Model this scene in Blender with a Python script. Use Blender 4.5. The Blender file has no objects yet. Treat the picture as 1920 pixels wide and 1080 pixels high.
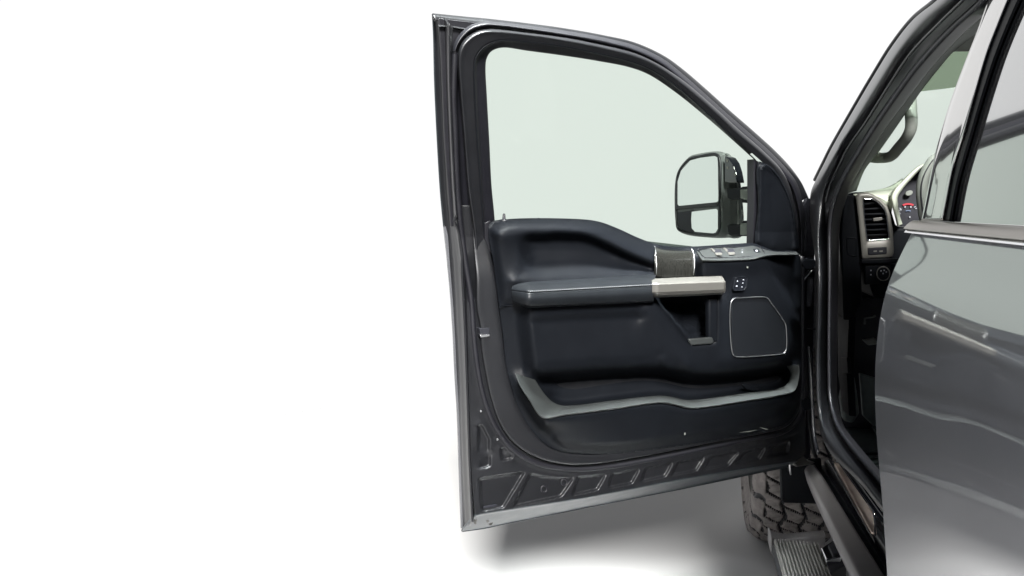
import bpy, math, random
import numpy as np
from mathutils import Vector, geometry
random.seed(4); np.random.seed(4)
sc = bpy.context.scene
C = sc.collection
R = math.radians

# ------------------------------------------------------------------ camera
F = 1387.0; H = 1.45; PIT = math.atan(150.0 / F)
cam_d = bpy.data.cameras.new('camera'); cam = bpy.data.objects.new('camera', cam_d); C.objects.link(cam)
cam.location = (0, 0, H); cam.rotation_euler = (R(90) - PIT, 0, 0)
cam_d.sensor_width = 36; cam_d.lens = 36 * F / 1920; cam_d.clip_start = .02; cam_d.clip_end = 500
sc.camera = cam
# ------------------------------------------------------------------ studio surroundings
w = bpy.data.worlds.new('World'); sc.world = w; w.use_nodes = True
nt = w.node_tree; nt.nodes.clear()
wo = nt.nodes.new('ShaderNodeOutputWorld'); bg = nt.nodes.new('ShaderNodeBackground')
tc = nt.nodes.new('ShaderNodeTexCoord'); sx = nt.nodes.new('ShaderNodeSeparateXYZ')
rmp = nt.nodes.new('ShaderNodeValToRGB')
nt.links.new(tc.outputs['Generated'], sx.inputs[0])
mr = nt.nodes.new('ShaderNodeMapRange'); mr.inputs[1].default_value = -1; mr.inputs[2].default_value = 1
nt.links.new(sx.outputs['Y'], mr.inputs[0]); nt.links.new(mr.outputs[0], rmp.inputs[0])
e = rmp.color_ramp.elements
e[0].position = .0; e[0].color = (.045, .052, .066, 1)
e[1].position = .74; e[1].color = (1.03, 1.03, 1.03, 1)
m_ = rmp.color_ramp.elements.new(.50); m_.color = (.13, .14, .16, 1)
zr = nt.nodes.new('ShaderNodeMapRange'); zr.interpolation_type = 'SMOOTHSTEP'
zr.inputs[1].default_value = .46; zr.inputs[2].default_value = .74; zr.inputs[3].default_value = 1.0; zr.inputs[4].default_value = .12
nt.links.new(sx.outputs['Z'], zr.inputs[0])
ml = nt.nodes.new('ShaderNodeMixRGB'); ml.blend_type = 'MULTIPLY'; ml.inputs[0].default_value = 1
nt.links.new(rmp.outputs[0], ml.inputs[1]); nt.links.new(zr.outputs[0], ml.inputs[2]); nt.links.new(ml.outputs[0], bg.inputs[0]); bg.inputs[1].default_value = 1.0
nt.links.new(bg.outputs[0], wo.inputs[0])
sc.view_settings.view_transform = 'Standard'; sc.view_settings.look = 'None'
sc.view_settings.exposure = 0; sc.view_settings.gamma = 1; sc.view_settings.use_curve_mapping = False
sc.cycles.max_bounces = 8; sc.cycles.transparent_max_bounces = 12
sc.cycles.use_denoising = True

def area(name, loc, target, size, size_y, power, col=(1, 1, 1), spread=180):
    l = bpy.data.lights.new(name, 'AREA'); l.shape = 'RECTANGLE'; l.size = size; l.size_y = size_y; l.spread = R(spread)
    l.energy = power; l.color = col
    o = bpy.data.objects.new(name, l); C.objects.link(o); o.location = loc
    o.rotation_euler = (Vector(target) - Vector(loc)).to_track_quat('-Z', 'Y').to_euler()
    return o
area('key_softbox', (.1, -19.9, 16.0), (0, 3.2, 0), 5.0, 6.0, 27500, (1.0, .985, .96))
area('door_fill_light', (.35, 1.45, 3.6), (.42, 1.88, 1.1), 1.4, .4, 24, (.95, 1.0, .99), 24)  # unseen narrow-beam lamp, added to brighten the door's upward faces
area('cabin_fill_light', (-.9, .5, 3.5), (1.15, 2.2, 1.1), .6, .4, 5, (1.0, .98, .92), 24)  # added lamp with no real source, lifts the dash and sill

# ------------------------------------------------------------------ unprojection of traced outlines onto the real planes
CAM = np.array([0, 0, H]); FW = np.array([0, math.cos(PIT), -math.sin(PIT)]); UP = np.array([0, math.sin(PIT), math.cos(PIT)])
RT = np.array([1.0, 0, 0])
HG = np.array([.884, 2.23, 0]); TL = np.array([-.117, 1.80, 0])
U = (HG - TL) / np.linalg.norm(HG - TL); N = np.array([U[1], -U[0], 0])      # door direction / towards cabin side
T = np.array([.2248, .9744, 0]); NS = np.array([-.9744, .2248, 0])           # truck forward / truck outward
ZB = 1.38
def ray(x, y):
    x = np.asarray(x, float); y = np.asarray(y, float)
    return F * FW + (x - 960)[..., None] * RT + (540 - y)[..., None] * UP
def hit(x, y, n, p0):
    r = ray(x, y); den = r @ n
    return CAM + r * ((((np.asarray(p0) - CAM) @ n) if np.ndim(p0) == 1 else ((np.asarray(p0) - CAM) @ n)) / den)[..., None]
def PD(x, y, d):
    r = ray(x, y); d = np.asarray(d, float) + 0 * np.asarray(x, float); g = 0 * d
    for _ in range(8):
        k = ((HG - CAM) @ N + d + g) / (r @ N); P = CAM + r * k[..., None]
        g = np.maximum(0, P[..., 2] - ZB) * .20
    return P
def PS(x, y, d):
    r = ray(x, y); d = np.asarray(d, float) + 0 * np.asarray(x, float)
    k = ((HG - CAM) @ NS + d) / (r @ NS); return CAM + r * k[..., None]
def PB(x, y, s):
    r = ray(x, y); s = np.asarray(s, float) + 0 * np.asarray(x, float)
    k = ((HG - CAM) @ T - s) / (r @ T); return CAM + r * k[..., None]
def PZ(x, y, z):
    r = ray(x, y); z = np.asarray(z, float) + 0 * np.asarray(x, float)
    k = (z - H) / r[..., 2]; return CAM + r * k[..., None]
MQ = np.array([.80, 2.20, 0])
def PM(x, y, m):
    r = ray(x, y); m = np.asarray(m, float) + 0 * np.asarray(x, float)
    k = ((MQ - CAM) @ (-U) + m) / (r @ (-U)); return CAM + r * k[..., None]
# rear door skin: how far it stands out at each height, from its front edge at s = 1.0
RE = np.array([(1715, 426), (1705, 446), (1682, 490), (1663, 535), (1651, 585), (1643.5, 640), (1640, 705), (1641.5, 790), (1646, 850), (1651, 900), (1656, 960), (1660, 1020), (1664, 1090), (1672, 1200), (1690, 1350)], float)
RU = np.array([(1853, 0), (1832, 58), (1809, 117), (1778, 202), (1750.5, 299), (1729, 400), (1725, 418)], float)
def _prof(arr, s=1.0):
    P = PB(arr[:, 0], arr[:, 1], s); dd = (P - HG) @ NS; z = P[:, 2]
    i = np.argsort(z); return z[i], dd[i]
LZ, LD = _prof(RE); UZ, UD = _prof(RU, 1.0 + .10 * (418 - RU[:, 1]) / 418)
LZs = np.linspace(LZ[0], LZ[-1], 60); LDs = np.interp(LZs, LZ, LD)
for _ in range(6): LDs[1:-1] = (LDs[:-2] + 2 * LDs[1:-1] + LDs[2:]) / 4
pu = np.polyfit(UZ, UD, 2)
def dlow(z): return np.interp(z, LZs, LDs)
def dup_(z): return np.polyval(pu, z)
def PR(x, y, off, fn=dup_):
    r = ray(x, y); off = np.asarray(off, float) + 0 * np.asarray(x, float); d = off
    for _ in range(14):
        k = ((HG - CAM) @ NS + d) / (r @ NS); P = CAM + r * k[..., None]; d = off + fn(P[..., 2])
    return P
def lean(z):                      # the greenhouse leans inwards above the belt line
    q = np.clip(z, 1.40, 1.95); return pu[0] * (q ** 2 - 1.96) + pu[1] * (q - 1.40)
MODE = {'D': PD, 'S': lambda x, y, o: PR(x, y, o, lean), 'B': PB, 'Z': PZ, 'M': PM, 'R': PR, 'L': lambda x, y, o: PR(x, y, o, dlow)}

def spline(pts, n, smooth=True, closed=False):
    P = np.asarray(pts, float)
    if closed: P = np.vstack([P, P[:1]])
    if smooth and len(P) > 2:
        if closed: Q = np.vstack([P[-2], P, P[1]])
        else: Q = np.vstack([2 * P[0] - P[1], P, 2 * P[-1] - P[-2]])
        out = []
        for i in range(1, len(Q) - 2):
            p0, p1, p2, p3 = Q[i - 1:i + 3]
            a = max(np.linalg.norm((p1 - p0)[:2]), 1e-6) ** .5; b = max(np.linalg.norm((p2 - p1)[:2]), 1e-6) ** .5; c = max(np.linalg.norm((p3 - p2)[:2]), 1e-6) ** .5
            m1 = (p2 - p1) / b - (p2 - p0) / (a + b) + (p1 - p0) / a; m2 = (p3 - p2) / c - (p3 - p1) / (b + c) + (p2 - p1) / b
            m1 *= b; m2 *= b
            t = np.linspace(0, 1, 16, endpoint=False)[:, None]
            out.append((2 * t ** 3 - 3 * t ** 2 + 1) * p1 + (t ** 3 - 2 * t ** 2 + t) * m1 + (-2 * t ** 3 + 3 * t ** 2) * p2 + (t ** 3 - t ** 2) * m2)
        P = np.vstack(out + [P[-1:]])
    s = np.r_[0, np.cumsum(np.linalg.norm(np.diff(P[:, :2], axis=0), axis=1))]
    q = np.linspace(0, s[-1], n, endpoint=not closed)
    return np.stack([np.interp(q, s, P[:, k]) for k in range(P.shape[1])], 1)
def cv(pts, mode, val=None, n=120, smooth=True, closed=False):
    """traced curve -> points in the world; pts may carry a third value (own depth)"""
    P = np.asarray([tuple(p) + ((val,) if len(p) == 2 else ()) for p in pts], float)
    S = spline(P, n, smooth, closed)
    return MODE[mode](S[:, 0], S[:, 1], S[:, 2])

# ------------------------------------------------------------------ objects
ROOT = np.array([1.45, 2.6, 0.0])
truck = bpy.data.objects.new('pickup_truck', None); C.objects.link(truck); truck.location = ROOT
truck['label'] = 'dark grey pickup truck with its driver door wide open'; truck['category'] = 'pickup truck'

def mk(name, verts, faces, mat, parent, smooth=True, face_cam=True, solid=0, bevel=0, label=None, sharp=None):
    verts = np.asarray(verts, float)
    me = bpy.data.meshes.new(name)
    me.from_pydata([tuple(v) for v in (verts - ROOT)], [], [tuple(map(int, f)) for f in faces]); me.update()
    if face_cam:
        s = 0.0
        for p in me.polygons:
            s += p.normal.dot(Vector(CAM - ROOT) - p.center) * p.area
        if s < 0: me.flip_normals()
    if smooth: me.polygons.foreach_set('use_smooth', [True] * len(me.polygons))
    if sharp: me.set_sharp_from_angle(angle=R(sharp))
    me.materials.append(mat)
    o = bpy.data.objects.new(name, me); C.objects.link(o); o.parent = parent if parent else truck
    if parent is None: o.parent = truck
    if solid:
        m = o.modifiers.new('solid', 'SOLIDIFY'); m.thickness = solid; m.offset = -1
    if bevel:
        m = o.modifiers.new('bevel', 'BEVEL'); m.width = bevel; m.segments = 3; m.limit_method = 'ANGLE'; m.angle_limit = R(35)
        m.harden_normals = False
    if label: o['label'] = label
    return o
def grid_faces(a, b, closed=False):
    f = []
    for i in range(a - 1):
        for j in range(b - (0 if closed else 1)):
            k = (j + 1) % b
            f.append((i * b + j, i * b + k, (i + 1) * b + k, (i + 1) * b + j))
    return f
def strip(name, curves, mat, parent, sub=5, smooth=True, solid=.004, closed=False, label=None):
    """a sheet lofted over several world curves, with a rounded section"""
    A = np.stack(curves)                                # m,n,3
    m, n, _ = A.shape
    if smooth and m > 2:
        rows = []
        Q = np.concatenate([2 * A[:1] - A[1:2], A, 2 * A[-1:] - A[-2:-1]])
        for i in range(1, m):
            p0, p1, p2, p3 = Q[i - 1], Q[i], Q[i + 1], Q[i + 2]
            for t in np.linspace(0, 1, sub, endpoint=False):
                rows.append(.5 * (2 * p1 + (p2 - p0) * t + (2 * p0 - 5 * p1 + 4 * p2 - p3) * t * t + (3 * p1 - p0 - 3 * p2 + p3) * t ** 3))
        rows.append(A[-1]); A = np.stack(rows)
    return mk(name, A.reshape(-1, 3), grid_faces(A.shape[0], n, closed), mat, parent, solid=solid, label=label, sharp=None if smooth else 30)
def poly(name, pts, mode, d, mat, parent, thick=.01, bevel=.0015, smooth=False, n=None, closed=True, label=None):
    """a prism: the traced face at its own depth, its body going back along the plane's normal"""
    P = np.asarray([tuple(p) + ((d,) if len(p) == 2 else ()) for p in pts], float)
    if smooth: P = spline(P, n or 48, True, True)
    A = MODE[mode](P[:, 0], P[:, 1], P[:, 2])
    nn = {'D': N, 'S': NS, 'B': -T, 'Z': np.array([0, 0, 1.0]), 'M': -U, 'R': NS, 'L': NS}[mode]
    B = A - nn * thick; k = len(A)
    faces = [list(range(k)), list(range(2 * k - 1, k - 1, -1))] + [(i, i + k, (i + 1) % k + k, (i + 1) % k) for i in range(k)]
    o = mk(name, np.vstack([A, B]), faces, mat, parent, smooth=False, face_cam=False, label=label)
    import bmesh
    bm = bmesh.new(); bm.from_mesh(o.data); bmesh.ops.recalc_face_normals(bm, faces=bm.faces)
    bm.to_mesh(o.data); bm.free()
    o.data.polygons.foreach_set('use_smooth', [True] * len(o.data.polygons)); o.data.set_sharp_from_angle(angle=R(32))
    if bevel:
        m = o.modifiers.new('bevel', 'BEVEL'); m.width = bevel; m.segments = 3; m.limit_method = 'ANGLE'; m.angle_limit = R(35)
    return o
def tube(name, P, r, mat, parent, closed=False, seg=10, label=None, flat=None):
    P = np.asarray(P, float); n = len(P); V = []
    rr = np.full(n, r) if np.ndim(r) == 0 else np.asarray(r)
    prev = None
    for i in range(n):
        a = P[(i - 1) % n] if (closed or i > 0) else P[i]; b = P[(i + 1) % n] if (closed or i < n - 1) else P[i]
        t = (b - a) / (np.linalg.norm(b - a) + 1e-12)
        up = np.array([0, 0, 1.0]) if prev is None else prev
        if abs(t @ up) > .95 and prev is None: up = np.array([0, 1.0, 0])
        x = up - t * (up @ t); x /= np.linalg.norm(x) + 1e-12; prev = x; y = np.cross(t, x)
        for k in range(seg):
            q = 2 * math.pi * k / seg; V.append(P[i] + rr[i] * (x * math.cos(q) + y * math.sin(q)))
    f = grid_faces(n, seg, True)
    if closed: f += [((n - 1) * seg + j, (n - 1) * seg + (j + 1) % seg, (j + 1) % seg, j) for j in range(seg)]
    else: f += [tuple(range(seg)), tuple((n - 1) * seg + k for k in range(seg))][:]
    o = mk(name, V, f, mat, parent, face_cam=False, label=label)
    return o
def relief(name, outline, contours, mode, mat, parent, step=2.0, blur=1.0, solid=.004, smooth_outline=True, extra=None, label=None):
    """a moulded panel: traced creases, each with its depth, joined by a smooth skin"""
    O = spline(np.asarray(outline, float), max(40, int(len(outline) * 14)), True, True) if smooth_outline else np.asarray(outline, float)
    x0, y0 = O.min(0) - 8; x1, y1 = O.max(0) + 8
    val = None
    for lv in (16, 8, 4, 2, 1):
        s = step * lv; w_ = int((x1 - x0) / s) + 2; h_ = int((y1 - y0) / s) + 2
        acc = np.zeros((h_, w_)); cnt = np.zeros((h_, w_))
        for c in contours:
            pts, d = c[0], c[1]; cl = len(c) > 2 and c[2]
            Pp = np.asarray([tuple(p) + ((d,) if len(p) == 2 else ()) for p in pts], float)
            if cl: Pp = np.vstack([Pp, Pp[:1]])
            L = np.linalg.norm(np.diff(Pp[:, :2], axis=0), axis=1).sum()
            sm = not (len(c) > 3 and c[3])
            S = spline(Pp, max(4, int(L / (s * .5))), sm)
            ix = np.clip(((S[:, 0] - x0) / s + .5).astype(int), 0, w_ - 1); iy = np.clip(((S[:, 1] - y0) / s + .5).astype(int), 0, h_ - 1)
            np.add.at(acc, (iy, ix), S[:, 2]); np.add.at(cnt, (iy, ix), 1)
        fx = cnt > 0; fv = np.where(fx, acc / np.maximum(cnt, 1), 0)
        if val is None: val = np.full((h_, w_), fv[fx].mean())
        else:
            oy = np.clip(np.arange(h_) / 2, 0, val.shape[0] - 1.001); ox = np.clip(np.arange(w_) / 2, 0, val.shape[1] - 1.001)
            iy = oy.astype(int); ix = ox.astype(int); fy = (oy - iy)[:, None]; fx_ = (ox - ix)[None]
            val = (val[iy][:, ix] * (1 - fy) * (1 - fx_) + val[iy + 1][:, ix] * fy * (1 - fx_) + val[iy][:, ix + 1] * (1 - fy) * fx_ + val[iy + 1][:, ix + 1] * fy * fx_)
        val[fx] = fv[fx]
        for _ in range({16: 900, 8: 700, 4: 500, 2: 350, 1: 250}[lv]):
            p = np.pad(val, 1, mode='edge'); val = (p[:-2, 1:-1] + p[2:, 1:-1] + p[1:-1, :-2] + p[1:-1, 2:]) / 4; val[fx] = fv[fx]
    if blur:
        k = np.exp(-np.arange(-8, 9) ** 2 / (2 * blur ** 2)); k /= k.sum()
        p = np.pad(val, 8, mode='edge')
        p = sum(k[i] * p[i:i + val.shape[0]] for i in range(17)); val = sum(k[i] * p[:, i:i + val.shape[1]] for i in range(17))
    def samp(X, Y):
        gx = np.clip((X - x0) / step, 0, val.shape[1] - 1.001); gy = np.clip((Y - y0) / step, 0, val.shape[0] - 1.001)
        ix = gx.astype(int); iy = gy.astype(int); a = gx - ix; b = gy - iy
        return val[iy, ix] * (1 - a) * (1 - b) + val[iy, ix + 1] * a * (1 - b) + val[iy + 1, ix] * (1 - a) * b + val[iy + 1, ix + 1] * a * b
    X, Y = np.meshgrid(np.arange(x0, x1, step), np.arange(y0, y1, step)); X = X.ravel(); Y = Y.ravel()
    ins = np.zeros(len(X), bool); near = np.zeros(len(X), bool)
    for i in range(len(O)):
        a = O[i]; b = O[(i + 1) % len(O)]
        c = (a[1] > Y) != (b[1] > Y)
        with np.errstate(divide='ignore', invalid='ignore'):
            ins ^= c & (X < (b[0] - a[0]) * (Y - a[1]) / (b[1] - a[1] + 1e-12) + a[0])
        ab = b - a; t = np.clip(((X - a[0]) * ab[0] + (Y - a[1]) * ab[1]) / (ab @ ab + 1e-9), 0, 1)
        near |= (X - a[0] - t * ab[0]) ** 2 + (Y - a[1] - t * ab[1]) ** 2 < (step * .45) ** 2
    kx = X[ins & ~near]; ky = Y[ins & ~near]
    pts2 = [Vector((float(a), float(b))) for a, b in O] + [Vector((float(a), float(b))) for a, b in zip(kx, ky)]
    r = geometry.delaunay_2d_cdt(pts2, [], [list(range(len(O)))], 1, 1e-5, False)
    V = np.array([(v.x, v.y) for v in r[0]])
    fc = np.array([tuple(f) for f in r[2] if len(f) == 3]); cx = V[fc].mean(1); X = cx[:, 0]; Y = cx[:, 1]; ins = np.zeros(len(X), bool)
    for i in range(len(O)):
        a = O[i]; b = O[(i + 1) % len(O)]; c = (a[1] > Y) != (b[1] > Y)
        ins ^= c & (X < (b[0] - a[0]) * (Y - a[1]) / (b[1] - a[1] + 1e-12) + a[0])
    fc = fc[ins]
    W = MODE[mode](V[:, 0], V[:, 1], samp(V[:, 0], V[:, 1]))
    return mk(name, W, fc, mat, parent, solid=solid, label=label)

# ------------------------------------------------------------------ materials
def pbr(name, col, rough=.5, metal=0, coat=0, coat_rough=.05, spec=.5, nscale=0, bump=0, mottle=0, mscale=6, bdist=.002, ior=None, coat_ior=1.5, rough_var=0, stretch=None):
    m = bpy.data.materials.new(name); m.use_nodes = True; t = m.node_tree; b = t.nodes['Principled BSDF']
    b.inputs['Base Color'].default_value = (*col, 1); b.inputs['Roughness'].default_value = rough; b.inputs['Metallic'].default_value = metal
    b.inputs['Coat Weight'].default_value = coat; b.inputs['Coat Roughness'].default_value = coat_rough; b.inputs['Coat IOR'].default_value = coat_ior
    b.inputs['Specular IOR Level'].default_value = spec
    if ior: b.inputs['IOR'].default_value = ior
    tcn = t.nodes.new('ShaderNodeTexCoord'); vec = tcn.outputs['Object']
    if stretch:
        mp = t.nodes.new('ShaderNodeMapping'); mp.inputs['Scale'].default_value = stretch; t.links.new(vec, mp.inputs[0]); vec = mp.outputs[0]
    n = t.nodes.new('ShaderNodeTexNoise'); n.inputs['Scale'].default_value = mscale; n.inputs['Detail'].default_value = 8; n.inputs['Roughness'].default_value = .65
    t.links.new(vec, n.inputs['Vector'])
    if mottle:
        r = t.nodes.new('ShaderNodeValToRGB'); r.color_ramp.elements[0].position = .3; r.color_ramp.elements[1].position = .72
        r.color_ramp.elements[0].color = (*[c * (1 - mottle) for c in col], 1); r.color_ramp.elements[1].color = (*[min(1, c * (1 + mottle)) for c in col], 1)
        t.links.new(n.outputs['Fac'], r.inputs[0]); t.links.new(r.outputs[0], b.inputs['Base Color'])
    mr_ = t.nodes.new('ShaderNodeMapRange'); rv = rough_var or .06
    mr_.inputs[3].default_value = max(.02, rough - rv); mr_.inputs[4].default_value = min(1, rough + rv)
    t.links.new(n.outputs['Fac'], mr_.inputs[0]); t.links.new(mr_.outputs[0], b.inputs['Roughness'])
    if bump:
        n2 = t.nodes.new('ShaderNodeTexNoise'); n2.inputs['Scale'].default_value = nscale; n2.inputs['Detail'].default_value = 4
        t.links.new(vec, n2.inputs['Vector'])
        bp = t.nodes.new('ShaderNodeBump'); bp.inputs['Strength'].default_value = bump; bp.inputs['Distance'].default_value = bdist
        t.links.new(n2.outputs['Fac'], bp.inputs['Height']); t.links.new(bp.outputs[0], b.inputs['Normal'])
    return m
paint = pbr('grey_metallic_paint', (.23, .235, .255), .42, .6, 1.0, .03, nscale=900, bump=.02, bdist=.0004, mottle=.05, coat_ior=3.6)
edge_paint = pbr('shaded_grey_paint', (.0112, .0117, .0138), .40, .3, .24, .22, mottle=.18, mscale=9, nscale=60, bump=.03, bdist=.001)  # same truck paint, shade put into a darker colour for inner and edge faces
plastic = pbr('soft_grain_plastic', (.0049, .0058, .0077), .50, 0, spec=.10, mottle=.10, mscale=14, nscale=420, bump=.22, bdist=.0008)
plastic2 = pbr('satin_black_plastic', (.0049, .0058, .0077), .48, 0, spec=.12, mottle=.10, mscale=11, nscale=1100, bump=.08, bdist=.0005)
leather = pbr('charcoal_leather', (.0082, .0094, .0111), .42, 0, spec=.15, mottle=.12, mscale=30, nscale=330, bump=.35, bdist=.0008)
rubber = pbr('black_rubber', (.0055, .0055, .0085), .50, 0, mottle=.15, mscale=20, nscale=300, bump=.06, bdist=.0006)
gloss = pbr('gloss_black_trim', (.008, .009, .012), .12, 0, 1, .03, mottle=.1)
mirror_black = pbr('pillar_gloss_trim', (.42, .41, .40), .08, .9, 1, .02, coat_ior=3)
satin_metal = pbr('satin_aluminium', (.13, .126, .116), .42, .5, mottle=.05, mscale=30, nscale=700, bump=.05, bdist=.0003)
satin_chrome = pbr('satin_chrome', (.50, .51, .52), .36, 1)
belt_m = pbr('belt_aluminium', (.36, .34, .315), .34, .6, mottle=.06, mscale=30)
chrome = pbr('bright_chrome', (.75, .76, .78), .14, 1, rough_var=.05)
stitch_m = pbr('grey_thread', (.17, .18, .19), .8)
gtrim = pbr('grey_pillar_trim', (.16, .172, .155), .7, mottle=.08, nscale=500, bump=.1, bdist=.0008)
dash_m = pbr('dash_soft_grey', (.50, .54, .44), .65, mottle=.08, nscale=700, bump=.1, bdist=.0005)
vent_metal = pbr('warm_satin_trim', (.20, .195, .175), .45, .2, mottle=.06)
dark_in = pbr('interior_black', (.0045, .005, .010), .7, mottle=.15)
mat_rub = pbr('floor_mat_rubber', (.060, .074, .074), .6, mottle=.35, mscale=9, nscale=120, bump=.3, bdist=.003)
tyre_m = pbr('dusty_tyre_rubber', (.19, .172, .165), .85, mottle=.35, mscale=30, nscale=260, bump=.25, bdist=.0015)
skirt_m = pbr('grey_rocker_cladding', (.13, .125, .13), .5, .1, mottle=.10, mscale=8, nscale=400, bump=.1, bdist=.0006)
alu = pbr('dusty_step_aluminium', (.105, .103, .098), .5, .5, mottle=.35, mscale=12)
plate = pbr('stainless_sill_plate', (.50, .41, .36), .35, .55, mottle=.25, mscale=16, rough_var=.12)
white_mark = pbr('white_legend', (.30, .31, .34), .6)
hem_m = pbr('scuffed_hem_paint', (.030, .037, .043), .42, .4, .15, .3, mottle=.35, mscale=22, nscale=90, bump=.12, bdist=.001, rough_var=.15)
def glassmat(name, tint, refl=.8, rough=.0):
    m = bpy.data.materials.new(name); m.use_nodes = True; t = m.node_tree; t.nodes.clear()
    o = t.nodes.new('ShaderNodeOutputMaterial'); tr = t.nodes.new('ShaderNodeBsdfTransparent'); tr.inputs[0].default_value = (*tint, 1)
    g = t.nodes.new('ShaderNodeBsdfGlossy'); g.inputs['Roughness'].default_value = rough; g.inputs[0].default_value = (refl, refl, refl, 1)
    fr = t.nodes.new('ShaderNodeFresnel'); ge = t.nodes.new('ShaderNodeNewGeometry'); io = t.nodes.new('ShaderNodeMapRange'); io.inputs[3].default_value = 1.45; io.inputs[4].default_value = 1 / 1.45
    t.links.new(ge.outputs['Backfacing'], io.inputs[0]); t.links.new(io.outputs[0], fr.inputs[0]); mx = t.nodes.new('ShaderNodeMixShader')
    t.links.new(fr.outputs[0], mx.inputs[0]); t.links.new(tr.outputs[0], mx.inputs[1]); t.links.new(g.outputs[0], mx.inputs[2]); t.links.new(mx.outputs[0], o.inputs[0])
    return m
tint_glass = glassmat('green_tinted_glass', (.872, .918, .880), .3)
screen_glass = glassmat('windscreen_glass', (.870, .915, .878), .3)
privacy = pbr('dark_privacy_glass', (.34, .345, .35), .03, .85, 1, .01, coat_ior=2.4)
mirror_m = pbr('mirror_silver', (.88, .90, .90), .03, 1, rough_var=.01)
def emis(name, col, s):
    m = bpy.data.materials.new(name); m.use_nodes = True; b = m.node_tree.nodes['Principled BSDF']
    b.inputs['Base Color'].default_value = (0, 0, 0, 1); b.inputs['Emission Color'].default_value = (*col, 1); b.inputs['Emission Strength'].default_value = s; return m
red_lit = emis('lit_gauge_red', (.9, .02, .05), .9); blue_lit = emis('lit_gauge_white', (.5, .65, 1), .5)
# brushed dark wood veneer
wood = pbr('brushed_dark_veneer', (.013, .013, .0115), .28, .2, .6, .1, mottle=.5, mscale=5, stretch=(110, 110, 1.5))
# floor
floor_m = pbr('white_studio_floor', (.60, .60, .60), .9, mottle=.0, spec=.1)

# ------------------------------------------------------------------ floor
me = bpy.data.meshes.new('floor'); k = 72; rad = 3.7
me.from_pydata([(.7, 2.2, 0)] + [(.7 + rad * math.cos(2 * math.pi * i / k), 2.2 + rad * math.sin(2 * math.pi * i / k), 0) for i in range(k)], [], [(0, i + 1, (i + 1) % k + 1) for i in range(k)])
me.materials.append(floor_m); fl = bpy.data.objects.new('floor', me); C.objects.link(fl); fl['kind'] = 'structure'

# =================================================================== FRONT DOOR
seal_px = [(846, 95), (847, 250), (853, 400), (868, 470), (879, 560), (884, 640), (893, 700), (906, 760), (927, 808), (960, 850), (1010, 875), (1075, 884), (1140, 880), (1200, 870), (1300, 850), (1400, 830), (1460, 818), (1490, 800), (1503, 770), (1507, 700), (1507, 560), (1506, 440), (1497, 380), (1480, 335)]
def scaled(P, k):
    P = np.asarray(P, float); c = P.mean(0); v = P - c; L = np.linalg.norm(v, axis=1, keepdims=True); return c + v * np.maximum(.1, (L - k) / L)
sheet_out = [(872, 600), (878, 700), (881, 800), (885, 900), (890, 966), (903, 963), (1097, 933), (1280, 898), (1424, 874), (1495, 864), (1512, 850), (1509, 700), (1508, 480), (1500, 482), (1300, 482), (1000, 440), (905, 436), (902, 385), (858, 385), (860, 430), (864, 480), (868, 540)]
panels = [[(896, 797), (903, 795), (917, 821), (920, 873), (917, 877), (898, 880)],
          [(937, 838), (944, 838), (964, 855), (961, 861), (940, 864)],
          [(898, 897), (985, 884), (944, 953), (902, 960)],
          [(994, 886), (1020, 892), (1076, 897), (1054, 931), (961, 951)],
          [(1083, 893), (1137, 889), (1121, 919), (1072, 929)],
          [(1146, 887), (1200, 878), (1186, 907), (1138, 916)],
          [(1208, 878), (1262, 867), (1249, 893), (1201, 904)],
          [(1270, 866), (1321, 858), (1306, 883), (1257, 892)],
          [(1330, 857), (1386, 847), (1367, 872), (1316, 881)],
          [(1397, 845), (1436, 838), (1425, 860), (1377, 869)],
          [(1446, 836), (1481, 826), (1478, 851), (1436, 857)]]
cont = [(sheet_out[:12], -.001, False, True), ([(858, 385), (860, 430), (864, 480), (870, 540)], -.03), ([(880, 385), (884, 430), (892, 500), (895, 560)], -.025), ([(904, 385), (910, 430), (920, 500)], -.03), ([(900, 432), (1300, 482), (1500, 432)], -.02), ([(x + 10, y + 3) for x, y in seal_px[4:19]], .0), ([(x - 6, y) for x, y in seal_px[3:8]], -.002)]
for p in panels:
    cont += [(p, .001, True, True), (scaled(p, 3.6), -.009, True, True)]
cont += [([(905, 772), (930, 815), (965, 862), (1010, 884), (1075, 893), (1140, 889), (1300, 859), (1440, 830), (1500, 812)], -.003)]
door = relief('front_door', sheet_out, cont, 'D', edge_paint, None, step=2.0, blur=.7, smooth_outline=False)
# window frame and left shut face
L0 = [(811, 26), (813, 62), (815, 150), (820, 260), (826, 360), (832, 425), (840, 500), (848, 600), (853, 700), (858, 790), (861, 880), (865, 990)]
L1 = [(822, 34), (825, 64), (829, 150), (834, 260), (839, 360), (845, 425), (852, 500), (858, 600), (863, 700), (866, 790), (869, 880), (874, 985)]
L2 = [(842, 44), (842, 66), (843, 150), (847, 260), (852, 360), (857, 425), (866, 500), (871, 600), (875, 700), (878, 790), (881, 880), (886, 978)]
L3 = [(850, 50), (848, 72), (848, 150), (852, 260), (857, 360), (862, 425), (871, 500), (876, 600), (879, 700), (882, 790), (884, 880), (889, 968)]
fine = 160
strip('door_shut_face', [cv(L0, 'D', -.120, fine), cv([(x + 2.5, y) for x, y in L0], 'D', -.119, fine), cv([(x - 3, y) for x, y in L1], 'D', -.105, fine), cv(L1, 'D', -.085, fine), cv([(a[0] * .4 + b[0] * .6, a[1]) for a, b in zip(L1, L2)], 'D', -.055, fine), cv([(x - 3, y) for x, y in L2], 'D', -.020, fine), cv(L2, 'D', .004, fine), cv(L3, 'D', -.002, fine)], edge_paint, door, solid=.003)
tube('flange_bead', cv([(x + .5, y) for x, y in L2[1:5]], 'D', .006, 80), .0022, edge_paint, door)
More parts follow.
